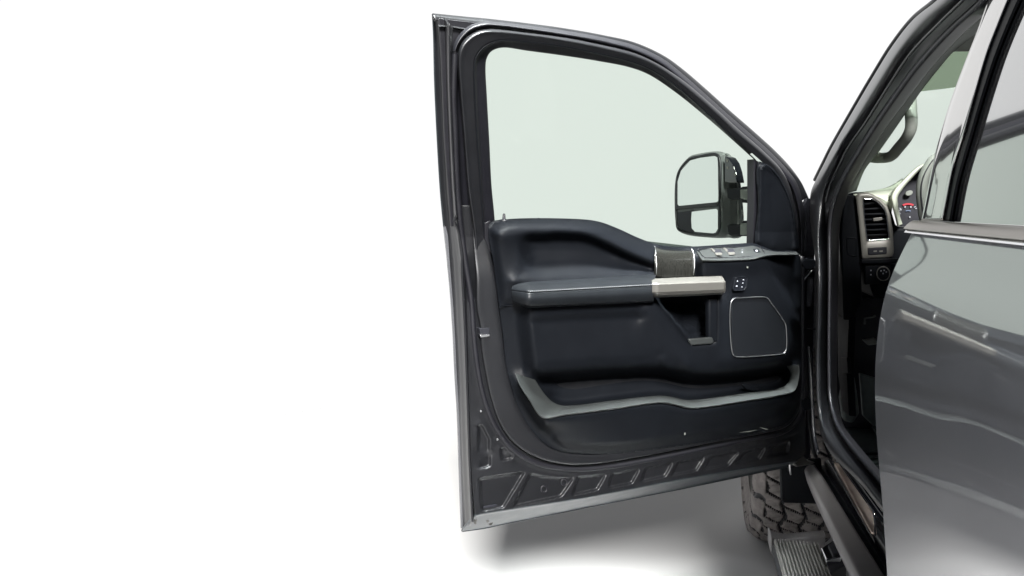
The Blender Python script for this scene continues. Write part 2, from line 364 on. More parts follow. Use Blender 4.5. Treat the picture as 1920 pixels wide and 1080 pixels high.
tube('flange_bead', cv([(856, 404), (852, 415), (858, 430), (866, 470)] + L2[6:], 'D', .007, 100), .0032, edge_paint, door)
tube('hem_edge', cv(L0, 'D', -.121, 100), .0018, hem_m, door)
# outer skin
C0 = [(811, 25), (870, 31), (930, 37), (1050, 52), (1130, 66), (1190, 80), (1245, 105), (1280, 130), (1322, 166), (1372, 211), (1410, 244), (1455, 285), (1482, 314), (1502, 342), (1516, 372)]
C0b = [(811, 29), (870, 36), (930, 43), (1050, 58), (1130, 72), (1190, 87), (1243, 111), (1277, 136), (1318, 172), (1368, 217), (1406, 250), (1450, 290), (1477, 319), (1496, 346), (1508, 374)]
C1t = [(815, 38), (862, 43), (925, 50), (1048, 66), (1128, 81), (1188, 96), (1238, 118), (1272, 143), (1313, 180), (1361, 223), (1399, 257), (1443, 297), (1469, 326), (1486, 352), (1498, 380)]
strip('door_top_rail', [cv(C0, 'D', -.118, fine), cv(C0, 'D', -.09, fine), cv(C0b, 'D', -.075, fine), cv(C1t, 'D', -.070, fine)], edge_paint, door, solid=.004)
poly('outer_skin', [(832, 425), (840, 500), (848, 600), (853, 700), (858, 790), (861, 880), (865, 990), (956, 978), (1097, 950), (1280, 914), (1424, 884), (1500, 868), (1500, 480), (1300, 462), (1000, 428)], 'D', -.117, paint, door, thick=.004, bevel=0)
poly('corner_plate', [(822, 34), (925, 46), (925, 60), (868, 100), (868, 420), (846, 425), (834, 260), (828, 100)], 'D', -.06, rubber, door, thick=.01)
strip('plate_fold', [cv([(822, 46), (845, 48), (884, 54)], 'D', -.058, 20), cv([(822, 49), (845, 51), (882, 57)], 'D', -.050, 20), cv([(822, 51), (845, 53), (880, 60)], 'D', -.058, 20)], edge_paint, door, sub=3, solid=.002)
strip('window_frame', [
    cv([(850, 425), (846, 340), (844, 250), (846, 100), (856, 70), (880, 48), (908, 40), (930, 41), (1050, 56), (1130, 70), (1190, 85), (1243, 110), (1277, 136), (1318, 172), (1368, 217), (1406, 250), (1450, 290), (1478, 320), (1496, 347), (1508, 400), (1510, 478)], 'D', -.055, 260),
    cv([(856, 425), (852, 340), (849, 250), (850, 102), (860, 74), (882, 52), (909, 44), (930, 45), (1050, 61), (1130, 75), (1190, 91), (1240, 115), (1274, 141), (1315, 178), (1364, 222), (1402, 255), (1446, 295), (1473, 324), (1491, 350), (1503, 400), (1507, 478)], 'D', -.030, 260),
    cv([(863, 425), (858, 340), (854, 250), (853, 104), (863, 77), (883, 57), (910, 49), (930, 49), (1050, 65), (1130, 80), (1190, 96), (1237, 119), (1271, 145), (1311, 183), (1359, 226), (1397, 259), (1441, 298), (1468, 327), (1486, 352), (1499, 400), (1503, 478)], 'D', -.028, 260),
    cv([(872, 425), (865, 340), (859, 250), (857, 105), (866, 79), (885, 62), (912, 53), (930, 53), (1050, 70), (1130, 85), (1189, 100), (1235, 121), (1269, 147), (1309, 186), (1356, 228), (1394, 262), (1438, 300), (1464, 328), (1481, 352), (1494, 400), (1499, 478)], 'D', -.040, 260),
    cv([(900, 440), (893, 400), (885, 330), (880, 250), (874, 175), (873, 115), (878, 97), (890, 80), (905, 70), (922, 66), (990, 71), (1062, 81), (1127, 94), (1184, 109), (1225, 126), (1277, 161), (1337, 214), (1377, 251), (1425, 292), (1451, 318), (1466, 349), (1478, 391), (1488, 470)], 'D', -.048, 260)],
    rubber, door, solid=.004)
C2 = [(893, 520), (890, 480), (888, 440), (883, 400), (877, 360), (868, 250), (861, 163), (859, 104), (865, 83), (877, 69), (895, 59), (918, 55), (990, 62), (1065, 72), (1130, 85), (1187, 99), (1230, 118), (1282, 152), (1343, 204), (1384, 242), (1433, 285), (1463, 316), (1480, 348), (1490, 391), (1496, 470)]
C2b = [(896, 520), (893, 480), (891, 440), (886, 400), (880, 360), (871, 250), (864, 163), (862, 106), (868, 87), (880, 73), (897, 63), (919, 59), (990, 65), (1064, 76), (1129, 89), (1186, 103), (1228, 121), (1279, 156), (1340, 208), (1380, 246), (1429, 288), (1458, 318), (1475, 349), (1486, 391), (1493, 470)]
C2c = [(905, 516), (900, 478), (897, 440), (892, 400), (887, 360), (879, 250), (873, 175), (872, 112), (877, 95), (888, 79), (903, 69), (922, 66), (990, 71), (1062, 81), (1127, 94), (1184, 109), (1225, 126), (1277, 161), (1337, 214), (1377, 251), (1425, 292), (1451, 318), (1466, 349), (1478, 391), (1488, 470)]
C3 = [(926, 505), (916, 470), (908, 440), (905, 400), (902, 350), (895, 255), (891, 175), (890, 125), (893, 108), (901, 95), (914, 84), (938, 76), (990, 78), (1060, 87), (1125, 100), (1182, 114), (1222, 130), (1275, 166), (1334, 219), (1374, 256), (1410, 287), (1436, 312), (1455, 345), (1470, 391), (1484, 470)]
C3b = [(911, 440), (908, 400), (905, 350), (899, 255), (895, 175), (894, 126), (897, 111), (905, 98), (917, 88), (939, 80), (990, 82), (1059, 91), (1124, 104), (1180, 118), (1221, 133), (1273, 169), (1332, 222), (1371, 259), (1405, 290)]
C4 = [(929, 440), (926, 400), (921, 346), (917, 265), (912.5, 183), (910, 125), (912, 110), (919, 98), (929, 92), (945, 89), (990, 95), (1057, 104), (1120, 114), (1180, 126), (1217, 140), (1268, 174), (1326, 221), (1366, 256), (1416, 301)]
C2 = [(x, y) for x, y in C2]
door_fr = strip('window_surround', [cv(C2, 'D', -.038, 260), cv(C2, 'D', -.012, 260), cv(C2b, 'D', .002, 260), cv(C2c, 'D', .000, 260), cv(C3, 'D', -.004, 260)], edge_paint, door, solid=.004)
strip('glass_channel', [cv(C3[2:21], 'D', -.006, 200), cv(C3b, 'D', -.016, 200), cv([((a[0] + b[0]) / 2, (a[1] + b[1]) / 2) for a, b in zip(C3b, C4)], 'D', -.022, 200), cv(C4, 'D', -.030, 200), cv(C4, 'D', -.050, 200)], rubber, door, solid=.003)
tube('channel_lip', cv([(x - .5, y + .5) for x, y in C3[2:20]], 'D', -.003, 200), .0013, plastic2, door)
poly('window_glass', [(905, 440), (900, 300), (897, 120), (915, 90), (945, 80), (1120, 105), (1190, 120), (1270, 165), (1430, 302), (1430, 480), (1000, 480)], 'D', -.055, tint_glass, door, thick=.004, bevel=0)
poly('division_bar', [(1414, 298), (1424, 304), (1423, 380), (1420, 470), (1412, 470), (1414, 380)], 'D', -.015, rubber, door, thick=.03)
# sail trim in front of the mirror
so = [(1423, 303), (1432, 306), (1445, 311), (1460, 327), (1474, 352), (1485, 384), (1492, 420), (1496, 472), (1444, 471), (1418, 462), (1421, 390)]
relief('sail_trim', so, [(so, -.004, True), ([(1430, 313), (1436, 311), (1454, 326), (1468, 348), (1479, 374), (1487, 403), (1491, 440), (1492, 468)], .013), ([(1435, 318), (1452, 331), (1464, 351), (1475, 377), (1482, 405), (1487, 466)], .007), ([(1425, 314), (1424, 380), (1422, 455)], .010), ([(1432, 325), (1430, 390), (1428, 455)], .006), ([(1445, 350), (1450, 462)], .003)], 'D', plastic2, door, blur=.8)
tube('sail_edge', cv([(1428, 318), (1430, 312), (1436, 310), (1454, 325), (1468, 347), (1479, 373), (1487, 403), (1491, 440)], 'D', .0125, 60), .0014, plastic, door)
# seals
tube('weatherstrip', cv([(853, 96), (850, 180), (853, 250), (856, 330), (862, 410), (872, 490), (883, 560), (889, 640), (897, 700), (909, 752), (929, 800), (961, 842), (1008, 869), (1075, 879), (1140, 875), (1200, 865), (1300, 845), (1400, 824), (1462, 812), (1489, 795), (1501, 768), (1504, 700), (1504, 560), (1503, 480)], 'D', -.004, 240), .0075, rubber, door, seg=12)
# belt edge shadow gap beside the trim
poly('belt_end_cap', [(909, 418), (919, 414), (924, 440), (926, 480), (918, 470), (909, 446)], 'D', .004, rubber, door, thick=.01)
# latch, drain slot, plugs, screws
poly('door_latch', [(899, 616), (918, 614), (918, 627), (901, 629)], 'D', .0225, dark_in, door, thick=.02, bevel=.001)
poly('latch_lip', [(900, 627), (918, 626), (919, 631), (902, 633)], 'D', .0245, chrome, door, thick=.02, bevel=.001)
for cx, cy in ((1020, 917), (1058, 904)):
    a = np.linspace(0, 2 * math.pi, 24, endpoint=False)
    tube('rubber_plug', PD(cx + 5.5 * np.cos(a), cy + 6 * np.sin(a), -.006), .0024, rubber, door, closed=True)
poly('drain_slot', [(907, 950), (931, 946), (931, 949.5), (907, 953.5)], 'D', -.0055, dark_in, door, thick=.004, bevel=0)
for cx, cy in ((902, 771), (933, 824)):
    a = np.linspace(0, 2 * math.pi, 12, endpoint=False)
    poly('trim_screw', [(cx + 2 * math.cos(q), cy + 2.4 * math.sin(q)) for q in a], 'D', .004, chrome, door, thick=.004, bevel=.0005)
    
# bottom hem
hu = [(889, 967), (903, 963), (1097, 933), (1280, 898), (1424, 874), (1495, 864)]
hl = [(866, 996), (905, 991), (956, 980), (1097, 952), (1280, 916), (1424, 886), (1500, 870)]
strip('door_bottom_hem', [cv(hu, 'D', .0, 140, False), cv([(x, y + 2) for x, y in hu], 'D', -.006, 140, False), cv([(x - 6, y + 6) for x, y in hu], 'D', -.030, 140, False), cv([(hl[0][0], 994)] + [(x, y - 4) for x, y in hl[1:]], 'D', -.10, 140, False), cv(hl, 'D', -.118, 140, False)], hem_m, door, solid=.003)
tube('bottom_edge', cv(hl, 'D', -.119, 120, False), .0022, hem_m, door)
for k in range(7):
    x = 880 + random.random() * 40; y = 975 + random.random() * 9
    poly('mud_fleck', [(x, y), (x + 3 + random.random() * 5, y - 2), (x + 5, y + 2), (x + 1, y + 3)], 'D', -.02, alu, door, thick=.002, bevel=0)
# hinge side
poly('hinge_face', [(1500, 395), (1513, 372), (1524, 372), (1528, 420), (1526, 600), (1524, 760), (1520, 850), (1512, 868), (1503, 850), (1505, 700), (1504, 480)], 'D', -.055, dark_in, door, thick=.01)
for (hx, hy) in ((1517, 497), (1515, 760)):
    poly('hinge', [(hx - 14, hy - 10), (hx - 6, hy - 13), (hx + 13, hy - 11), (hx + 15, hy - 2), (hx + 11, hy + 9), (hx - 5, hy + 11), (hx - 13, hy + 4)], 'D', .004, plastic2, door, thick=.045, bevel=.006)
tube('hinge_pin', cv([(1520, 520), (1519, 545), (1517, 575)], 'D', -.02, 12), .009, dark_in, door)
tube('check_strap', cv([(1500, 614), (1512, 615), (1520, 617), (1536, 617)], 'S', -.02, 20), .0022, chrome, door)
tube('wiring_boot', cv([(1506, 640), (1509, 690), (1512, 730), (1516, 790), (1524, 840), (1530, 858)], 'D', -.02, 40), .006, rubber, door)
tube('wiring_boot', cv([(1516, 650), (1520, 700), (1523, 760), (1527, 820), (1534, 850)], 'S', -.03, 40), .005, rubber, door)
poly('lower_hinge_gusset', [(1486, 866), (1496, 842), (1506, 852), (1514, 862), (1530, 868), (1520, 872), (1494, 876)], 'D', -.01, alu, door, thick=.02, bevel=.004)

# =================================================================== TRIM PANEL
TO = [(918, 419), (945, 411.5), (1090, 411), (1125, 416), (1160, 429), (1195, 445), (1228, 457), (1260, 462), (1302, 462), (1380, 457), (1412, 456), (1430, 462), (1452, 470), (1494, 472), (1501, 490), (1502, 600), (1503, 690), (1501, 740), (1494, 772), (1473, 796), (1433, 809), (1343, 826), (1280, 836), (1167, 850), (1097, 852), (1045, 845), (1006, 819), (975, 772), (958, 725), (949, 683), (943, 626), (935, 570), (926, 500)]
tcn_ = [
    (TO, .018, True),
    ([(918, 419), (945, 411.5), (1090, 411), (1125, 416), (1160, 429), (1195, 445), (1228, 457)], -.010),
    ([(923, 430), (947, 418), (1090, 418), (1122, 423), (1155, 437), (1190, 453), (1227, 468)], .030),
    ([(930, 440), (950, 430), (1085, 429), (1116, 435), (1149, 449), (1184, 466), (1227, 484)], .054),
    ([(938, 447), (985, 440), (1083, 439), (1111, 445), (1143, 458), (1178, 475), (1227, 495)], .060),
    ([(992, 450), (1083, 447), (1108, 453), (1139, 467), (1172, 484), (1222, 506)], .022),
    ([(972, 452), (975, 485), (978, 515)], .054), ([(992, 456), (994, 475)], .024), ([(1000, 470), (1100, 470), (1150, 482)], .020),
    ([(1000, 490), (1100, 488), (1185, 500)], .030),
    ([(960, 528), (975, 525), (1100, 519), (1226, 512)], .066),
    ([(934, 450), (942, 515), (950, 560), (958, 562)], .046),
    # seam under the armrest
    ([(937, 573.5), (962, 571.5)], .031),
    # lower moulding
    ([(966, 582), (972, 640), (982, 695)], .030), ([(976, 582), (981, 640), (990, 700)], .048),
    ([(992, 582), (995, 604), (999, 650), (1006, 695)], .086),
    ([(992, 580), (1100, 573), (1225, 566)], .094), ([(994, 593), (1100, 587), (1201, 583)], .092), ([(996, 604), (1100, 598), (1208, 594)], .079),
    ([(1004, 678), (1100, 672), (1242, 664)], .086),
    ([(1008, 697), (1100, 690), (1252, 684)], .078), ([(1008, 709), (1060, 706), (1150, 699), (1256, 697)], .045),
    # strut beside the pull cup
    ([(1198, 580), (1222, 630), (1250, 690)], .092), ([(1212, 574), (1250, 630), (1290, 690)], .101), ([(1230, 566), (1262, 604), (1292, 646)], .096),
    # pull cup
    ([(1240, 566), (1268, 600), (1297, 637)], .030), ([(1252, 570), (1326, 566)], .000), ([(1275, 600), (1326, 600)], .000), ([(1296, 630), (1328, 628)], .004),
    ([(1333, 562), (1332, 632)], .030), ([(1341, 560), (1341, 640)], .092), ([(1298, 637), (1332, 634)], .055), ([(1296, 647), (1340, 644)], .092),
    # front block
    ([(1304, 470), (1306, 500), (1308, 518)], .060), ([(1314, 486), (1317, 505), (1319, 520)], .094),
    ([(1318, 488), (1400, 487), (1436, 480)], .101), ([(1350, 515), (1420, 512)], .092), ([(1345, 560), (1350, 640), (1350, 680)], .092),
    ([(1434, 482), (1464, 540), (1500, 606)], .093), ([(1448, 482), (1476, 535), (1501, 580)], .074), ([(1470, 485), (1494, 520)], .058),
    ([(1366, 560), (1382, 553), (1440, 553), (1480, 615), (1480, 660), (1470, 672), (1378, 677), (1366, 668)], .090, True),
    ([(1380, 566), (1434, 564), (1470, 615), (1470, 655), (1378, 663)], .088, True),
    ([(1252, 690), (1300, 699), (1400, 692), (1470, 680)], .082), ([(1262, 702), (1300, 709), (1400, 703), (1472, 690)], .040),
    # pocket
    ([(1014, 718), (1100, 710), (1220, 704), (1300, 718), (1400, 712), (1465, 700)], -.010),
    ([(1030, 745), (1055, 755), (1150, 745), (1240, 736), (1290, 744), (1400, 731), (1460, 721), (1474, 700)], .000),
    ([(1003, 712), (1022, 740), (1037, 754), (1052, 760), (1078, 760), (1150, 751), (1238, 742), (1258, 744), (1286, 750), (1302, 750), (1400, 737), (1462, 728), (1478, 717), (1482, 700), (1475, 686)], .040),
    ([(964, 706, .034), (974, 728, .046), (990, 752, .074), (1016, 783, .098), (1060, 778, .098), (1100, 772), (1240, 755), (1262, 758), (1292, 765), (1310, 765), (1400, 752), (1488, 737), (1497, 700), (1496, 686)], .098),
    ([(1020, 795), (1100, 785), (1240, 768), (1300, 778), (1400, 765), (1485, 750)], .096),
    ([(1040, 822), (1100, 832), (1200, 828), (1300, 812), (1400, 797), (1470, 778)], .062),
    ([(960, 725), (985, 765), (1015, 805), (1045, 830)], .030),
]
trim = relief('door_trim_panel', TO, tcn_, 'D', plastic, None, step=2.0, blur=2.1)
# border moulding around the panel
bo = [(886, 424), (890, 480), (893, 521), (894, 577), (900, 609), (902, 647), (910, 697), (921, 748), (938, 795), (963, 830), (1005, 857), (1061, 871), (1114, 870), (1180, 860), (1280, 841), (1343, 828), (1433, 812), (1476, 799), (1497, 772), (1504, 738)]
bi = [(909, 424), (919, 470), (929, 521), (936, 577), (941, 609), (945, 647), (951, 690), (961, 728), (976, 768), (998, 806), (1030, 838), (1066, 849), (1114, 852), (1180, 847), (1280, 835), (1343, 824), (1433, 807), (1471, 795), (1492, 770), (1500, 738)]
mixc = lambda k: [(a[0] * (1 - k) + b[0] * k, a[1] * (1 - k) + b[1] * k) for a, b in zip(bo, bi)]
ramp = lambda P, d: [(x, y, -.010 + (d + .010) * min(1, max(0, (y - 424) / 110))) for x, y in P]
strip('trim_border', [cv(bo, 'D', -.012, 220), cv(ramp(bo, .014), 'D', None, 220), cv(ramp(mixc(.10), .020), 'D', None, 220), cv(ramp(mixc(.35), .021), 'D', None, 220), cv(ramp(mixc(.9), .0215), 'D', None, 220), cv(ramp(bi, .014), 'D', None, 220)], edge_paint, trim, solid=.003)
# pocket lip
li = [(1003, 712), (1022, 740), (1037, 754), (1052, 760), (1078, 760), (1150, 751), (1238, 742), (1258, 744), (1286, 750), (1302, 750), (1400, 737), (1462, 728), (1478, 717), (1482, 700), (1475, 686)]
lo = [(966, 700), (976, 724), (992, 748), (1017, 782), (1060, 777), (1150, 766), (1238, 754), (1262, 757), (1290, 764), (1310, 764), (1400, 751), (1470, 739), (1490, 732), (1499, 700), (1498, 684)]
lmix = lambda k: [(a[0] * (1 - k) + b[0] * k, a[1] * (1 - k) + b[1] * k) for a, b in zip(li, lo)]
def lipc(P, d): return cv([(x, y, d * (.80, .92, 1.0)[i] if i < 3 else d) for i, (x, y) in enumerate(P)], 'D', None, 200)
lipmat = pbr('satin_grey_lip', (.029, .032, .032), .46, .1, mottle=.06, mscale=20, nscale=900, bump=.08, bdist=.0004)
strip('pocket_lip', [lipc(li, .040), lipc(li, .060), lipc(lmix(.12), .0675), lipc(lmix(.5), .086), lipc(lmix(.9), .1035), lipc(lo, .107), lipc([(x, y + 2) for x, y in lo], .100)], lipmat, trim, sub=3, solid=.0)
# armrest pad
def arm_curve(pl, pm, pr, d, n=60): return cv([(*pl, d - .02), (*pm, d), (*pr, d)], 'D', None, n, False)
ar = []
def row(l, m, r_, dl, dm):   # left end, front-left corner, right end
    P = np.array([(l[0], l[1], dl), (m[0] - 4, m[1] + (l[1] - m[1]) * .12, dm - .004), (m[0] + 3, m[1], dm), (r_[0], r_[1], dm)], float)
    S = spline(P, 90, False); 
    for _ in range(2): S[1:-1] = (S[:-2] + S[1:-1] * 2 + S[2:]) / 4
    return PD(S[:, 0], S[:, 1], S[:, 2])
ar = [row((966, 529), (992, 526), (1230, 513), .046, .050), row((962, 531), (990, 527.5), (1231, 514), .052, .064), row((961, 535), (992, 531.5), (1229, 519), .058, .088), row((960, 539), (993, 537), (1227, 525), .062, .104),
      row((959.5, 542), (992, 543), (1225, 530), .064, .116), row((959.5, 543.5), (992, 547), (1224, 534), .0645, .1215), row((959.5, 545), (992, 549), (1224, 536), .063, .120), row((959.5, 547), (992, 551), (1224, 538), .065, .1235),
      row((960, 556), (991, 562), (1225, 550), .066, .127), row((962, 566), (991, 572), (1226, 562), .063, .122), row((965, 568), (992, 576.5), (1226, 566), .058, .110), row((967, 568), (993, 578), (1226, 567), .046, .085)]
strip('armrest', ar, leather, trim, sub=3, solid=0)
# stitching : separate thread stitches along the seam
n_s = 66; sv = []; sf = []
sl = [(994, 546.2, .1228), (1224, 533.4, .1228)]
for i in range(n_s):
    a = i / n_s; b = a + .62 / n_s
    q = [PD(np.array([sl[0][0] + (sl[1][0] - sl[0][0]) * k]), np.array([sl[0][1] + (sl[1][1] - sl[0][1]) * k]), sl[0][2] + .0008)[0] for k in (a, b)]
    o_ = np.array([0, 0, .0011]); base = len(sv)
    sv += [q[0] - o_, q[1] - o_, q[1] + o_, q[0] + o_]; sv += [v + N * .0009 for v in sv[base:base + 4]]
    sf += [(base + 4, base + 5, base + 6, base + 7), (base, base + 1, base + 5, base + 4), (base + 3, base + 7, base + 6, base + 2), (base, base + 4, base + 7, base + 3), (base + 1, base + 2, base + 6, base + 5)]
mk('stitching', sv, sf, stitch_m, trim, smooth=False)
tube('seam_line', cv([(937, 574), (962, 573), (992, 579.5), (1100, 573), (1226, 567.5)], 'D', None, 80, False) if False else PD(*[np.array(v, float) for v in ((937, 950, 964, 975), (574, 573.3, 572.6, 575), (.034, .034, .036, .04))]), .0012, plastic2, trim)
# veneer insert
wv = []
for y_off, d in ((0, -.01), (5, .022), (10, .042), (18, .058), (28, .066), (44, .070), (64, .070)):
    wv.append(cv([(1228, 458 + y_off * .95, d), (1245, 462 + y_off * .95, d), (1262, 463.5 + y_off, d), (1284, 463.5 + y_off, d), (1303, 462 + y_off, d)], 'D', None, 50))
strip('veneer_insert', wv, wood, trim, sub=5, solid=.003)
tube('insert_edge', PD(np.array([1227, 1229.5, 1230.5, 1231, 1231], float), np.array([460, 468, 482, 500, 516], float), np.array([.01, .048, .064, .072, .074])), .0010, satin_chrome, trim)
tube('insert_edge', PD(np.array([1297, 1300.5, 1302, 1302, 1300], float), np.array([467, 474, 486, 502, 516], float), np.array([.036, .055, .068, .074, .076])), .0011, satin_chrome, trim)
# pull handle
pf = [(1224, 527), (1228, 522), (1356, 517), (1361, 518), (1367, 528), (1366, 549), (1360, 552), (1228, 558), (1225, 555)]
hb = [cv([(1227, 522.5), (1290, 519.5), (1357, 516.5)], 'D', .085, 60, False), cv([(1226, 524), (1290, 521), (1359, 518)], 'D', .105, 60, False), cv([(1227, 531.5), (1290, 529), (1364, 526.5)], 'D', .137, 60, False), cv([(1227, 534), (1290, 531.5), (1365.5, 529)], 'D', .140, 60, False),
      cv([(1227, 548), (1290, 545.5), (1366, 542)], 'D', .139, 60, False), cv([(1227, 554), (1290, 551.5), (1365, 548)], 'D', .132, 60, False), cv([(1229, 558), (1290, 555.5), (1360, 552)], 'D', .110, 60, False), cv([(1229, 558), (1290, 555.5), (1360, 552)], 'D', .085, 60, False)]
for c in hb:
    c[:3] -= N * np.array([.010, .005, .002])[:, None]; c[-3:] -= N * np.array([.002, .006, .014])[:, None]
hand = strip('pull_handle', hb, satin_metal, trim, sub=3, smooth=False, solid=0)
ends = [np.array([c[0] for c in hb]), np.array([c[-1] for c in hb])]
for en in ends: mk('handle_end', en, [list(range(len(en)))], satin_metal, hand.parent, smooth=False)
# switch panel
sb = [(1302, 464), (1330, 461), (1380, 458), (1412, 457), (1430, 463), (1450, 470), (1493, 472)]
sf_ = [(1316, 488), (1340, 489), (1380, 488), (1412, 486), (1428, 482), (1440, 479), (1497, 477)]
smx = lambda k: [(a[0] * (1 - k) + b[0] * k, a[1] * (1 - k) + b[1] * k) for a, b in zip(sb, sf_)]
swp = strip('switch_panel', [cv(sb, 'D', .010, 140), cv(smx(.08), 'D', .024, 140), cv(smx(.5), 'D', .066, 140), cv(smx(.9), 'D', .102, 140), cv(sf_, 'D', .1065, 140), cv([(x, y + 2) for x, y in sf_], 'D', .101, 140)], lipmat, trim, sub=4, solid=.0)
def bed(x, y): return .010 + (y - 458) / 29 * .095   # approximate depth of the bezel top
for cx, cy in ((1346, 472), (1370, 471)):
    poly('window_switch', [(cx - 8, cy - 5, bed(cx, cy - 5) + .010), (cx + 5, cy - 5, bed(cx, cy - 5) + .010), (cx + 9, cy + 2, bed(cx, cy + 2) + .011), (cx - 3, cy + 3, bed(cx, cy + 3) + .011)], 'D', None, dark_in, trim, thick=.006, bevel=.001)
    poly('switch_paddle', [(cx - 3, cy + 2, bed(cx, cy + 3) + .012), (cx + 8, cy + 1.5, bed(cx, cy + 3) + .012), (cx + 9, cy + 6.5, bed(cx, cy + 7) + .012), (cx - 1, cy + 7, bed(cx, cy + 7) + .012)], 'D', None, satin_metal, trim, thick=.008, bevel=.0015)
    poly('switch_paddle', [(cx - 13, cy - 6, bed(cx, cy - 5) + .008), (cx - 9, cy - 6.5, bed(cx, cy - 5) + .008), (cx - 1, cy + 1, bed(cx, cy + 1) + .010), (cx - 5, cy + 2, bed(cx, cy + 1) + .010)], 'D', None, satin_metal, trim, thick=.006, bevel=.001)
a = np.linspace(0, 2 * math.pi, 26, endpoint=False)
poly('mirror_control', [(1396 + 9 * math.cos(q), 470 + 5.5 * math.sin(q), bed(0, 470 + 5.5 * math.sin(q)) + .006) for q in a], 'D', None, plastic2, trim, thick=.008, bevel=.001)
for q in a[::5]:
    poly('control_mark', [(1396 + 6 * math.cos(q) - 1.6, 470 + 3.6 * math.sin(q), bed(0, 470 + 3.6 * math.sin(q)) + .0085), (1396 + 6 * math.cos(q) + 1.6, 469.5 + 3.6 * math.sin(q), bed(0, 470 + 3.6 * math.sin(q)) + .0085), (1396 + 6 * math.cos(q), 472 + 3.6 * math.sin(q), bed(0, 472 + 3.6 * math.sin(q)) + .0085)], 'D', None, white_mark, trim, thick=.001, bevel=0)
poly('lock_switch', [(1412, 467, .052), (1423, 467, .052), (1427, 473, .072), (1414, 474, .074)], 'D', None, plastic2, trim, thick=.008, bevel=.001)
poly('control_mark', [(1417, 468.5, .060), (1420, 468.5, .060), (1421.5, 471, .068), (1418, 471.5, .068)], 'D', None, white_mark, trim, thick=.001, bevel=0)
tube('bezel_seam', cv([(1309, 467, .042), (1316, 478, .078), (1322, 483, .096), (1380, 483, .096), (1425, 479, .092), (1434, 476, .083), (1430, 467, .050), (1417, 463, .036), (1345, 463, .036), (1309, 467, .042)], 'D', None, 120, False), .0009, rubber, trim)
# memory switch
ms = [(1379, 520), (1400, 519), (1401, 524), (1399, 538), (1395, 544), (1376, 545), (1375, 540)]
pad = poly('memory_switch', ms, 'D', .099, gloss, trim, thick=.012, bevel=.001)
tube('memory_switch_edge', cv(ms, 'D', .0995, 60, False, True), .0011, plastic2, trim, closed=True)
for x, y, q in ((1383, 527, 1.3), (1381.5, 536.5, 1.2), (1394, 524.5, .8), (1393, 531, .8), (1391.5, 538, .8)):
    poly('memory_button_mark', [(x - q, y + q), (x, y - q * 1.2), (x + q, y + q)] if q > 1.25 and y < 530 else [(x - q, y - q), (x + q, y - q), (x + q, y + q), (x - q, y + q)], 'D', .1, white_mark, trim, thick=.0015, bevel=0)
# speaker
sp = [(1371, 566), (1377, 559.5), (1388, 558.5), (1432, 557), (1439, 559), (1444, 565), (1472, 606), (1474, 614), (1474, 655), (1470, 662), (1462, 664), (1386, 669), (1377, 667), (1373, 660)]
mesh_m = pbr('speaker_mesh', (.0042, .0050, .0066), .6, mottle=.1, nscale=900, bump=.6, bdist=.001, spec=.15)
poly('speaker_grille', sp, 'D', .094, mesh_m, trim, thick=.01, bevel=.002)
tube('speaker_surround', cv(sp, 'D', .0955, 160, True, True), .0012, satin_chrome, trim, closed=True)
# cup inner shelf and screw
poly('cup_shelf', [(1268, 602), (1310, 600), (1310, 632), (1290, 634)], 'D', .008, plastic2, trim, thick=.01, bevel=.002)
poly('cup_wall_moulding', [(1329, 560), (1346, 559), (1347, 642), (1330, 640)], 'D', .0935, plastic2, trim, thick=.02, bevel=.006)
poly('cup_lip', [(1291, 636), (1300, 635), (1336, 632), (1340, 641), (1336, 645), (1297, 648)], 'D', .096, lipmat, trim, thick=.01, bevel=.004)
poly('pocket_clip', [(1392, 722), (1400, 719), (1420, 727), (1426, 731), (1416, 734), (1400, 731)], 'D', .04, plastic2, trim, thick=.01, bevel=.003)
for q in ([(1424, 801), (1434, 803), (1441, 805), (1436, 806)], [(1386, 811), (1408, 808), (1420, 806), (1404, 810)], [(1283, 812), (1285, 811), (1285.5, 815), (1283.5, 816)], [(1400, 500), (1403, 499.5), (1403, 502.5), (1400.5, 503)]):
    poly('scuff_mark', q, 'D', .073 if q[0][1] > 600 else .1, gtrim, trim, thick=.001, bevel=0)
# lock knob
kb = PD(np.array([945.0]), np.array([413.0]), np.array([.005]))[0]
tube('lock_knob', [kb + np.array([0, 0, v]) for v in (-.004, .000, .0015, .003, .013, .0155, .017)], [.012, .012, .011, .0042, .0034, .0026, .0005], rubber, trim, seg=14)

# =================================================================== MIRROR
mo = [(1266.7, 340), (1274, 318), (1287, 299), (1296, 292), (1311, 288), (1339, 284), (1354, 285), (1366, 291), (1373, 302), (1379, 318), (1385, 345), (1389, 381), (1391, 414), (1388, 441), (1361, 446), (1324, 445), (1287, 440), (1272, 432), (1267.5, 414)]
mirror = relief('side_mirror', mo, [(mo, -.03, True), ([(1269, 340), (1276, 318), (1289, 301), (1313, 291), (1339, 287), (1347, 289), (1350, 296), (1352, 370), (1351, 430), (1346, 441), (1324, 441), (1289, 437), (1273, 429), (1269.5, 412)], .004, True),
    ([(1360, 292), (1366, 330), (1370, 400), (1368, 436)], -.035), ([(1374, 310), (1380, 345), (1386, 400), (1384, 436)], -.075), ([(1290, 330), (1330, 330)], .004), ([(1290, 410), (1330, 410)], .004)], 'M', pbr('mirror_shell_plastic', (.12, .128, .128), .55, mottle=.1, nscale=600, bump=.08, bdist=.0005), None, step=1.6, blur=.7, solid=.006)
gm = [(1270.5, 340), (1277, 320), (1294, 301), (1312, 296), (1340, 292.5), (1345, 295), (1346, 305), (1347, 376), (1344, 379), (1273, 386), (1270.5, 383)]
poly('mirror_glass', gm, 'M', .009, mirror_m, mirror, thick=.004, bevel=0)
gl = [(1297, 397), (1343, 391.5), (1346, 395), (1346, 429), (1342, 436), (1337, 437.5), (1303, 434.5), (1297, 428), (1296, 412)]
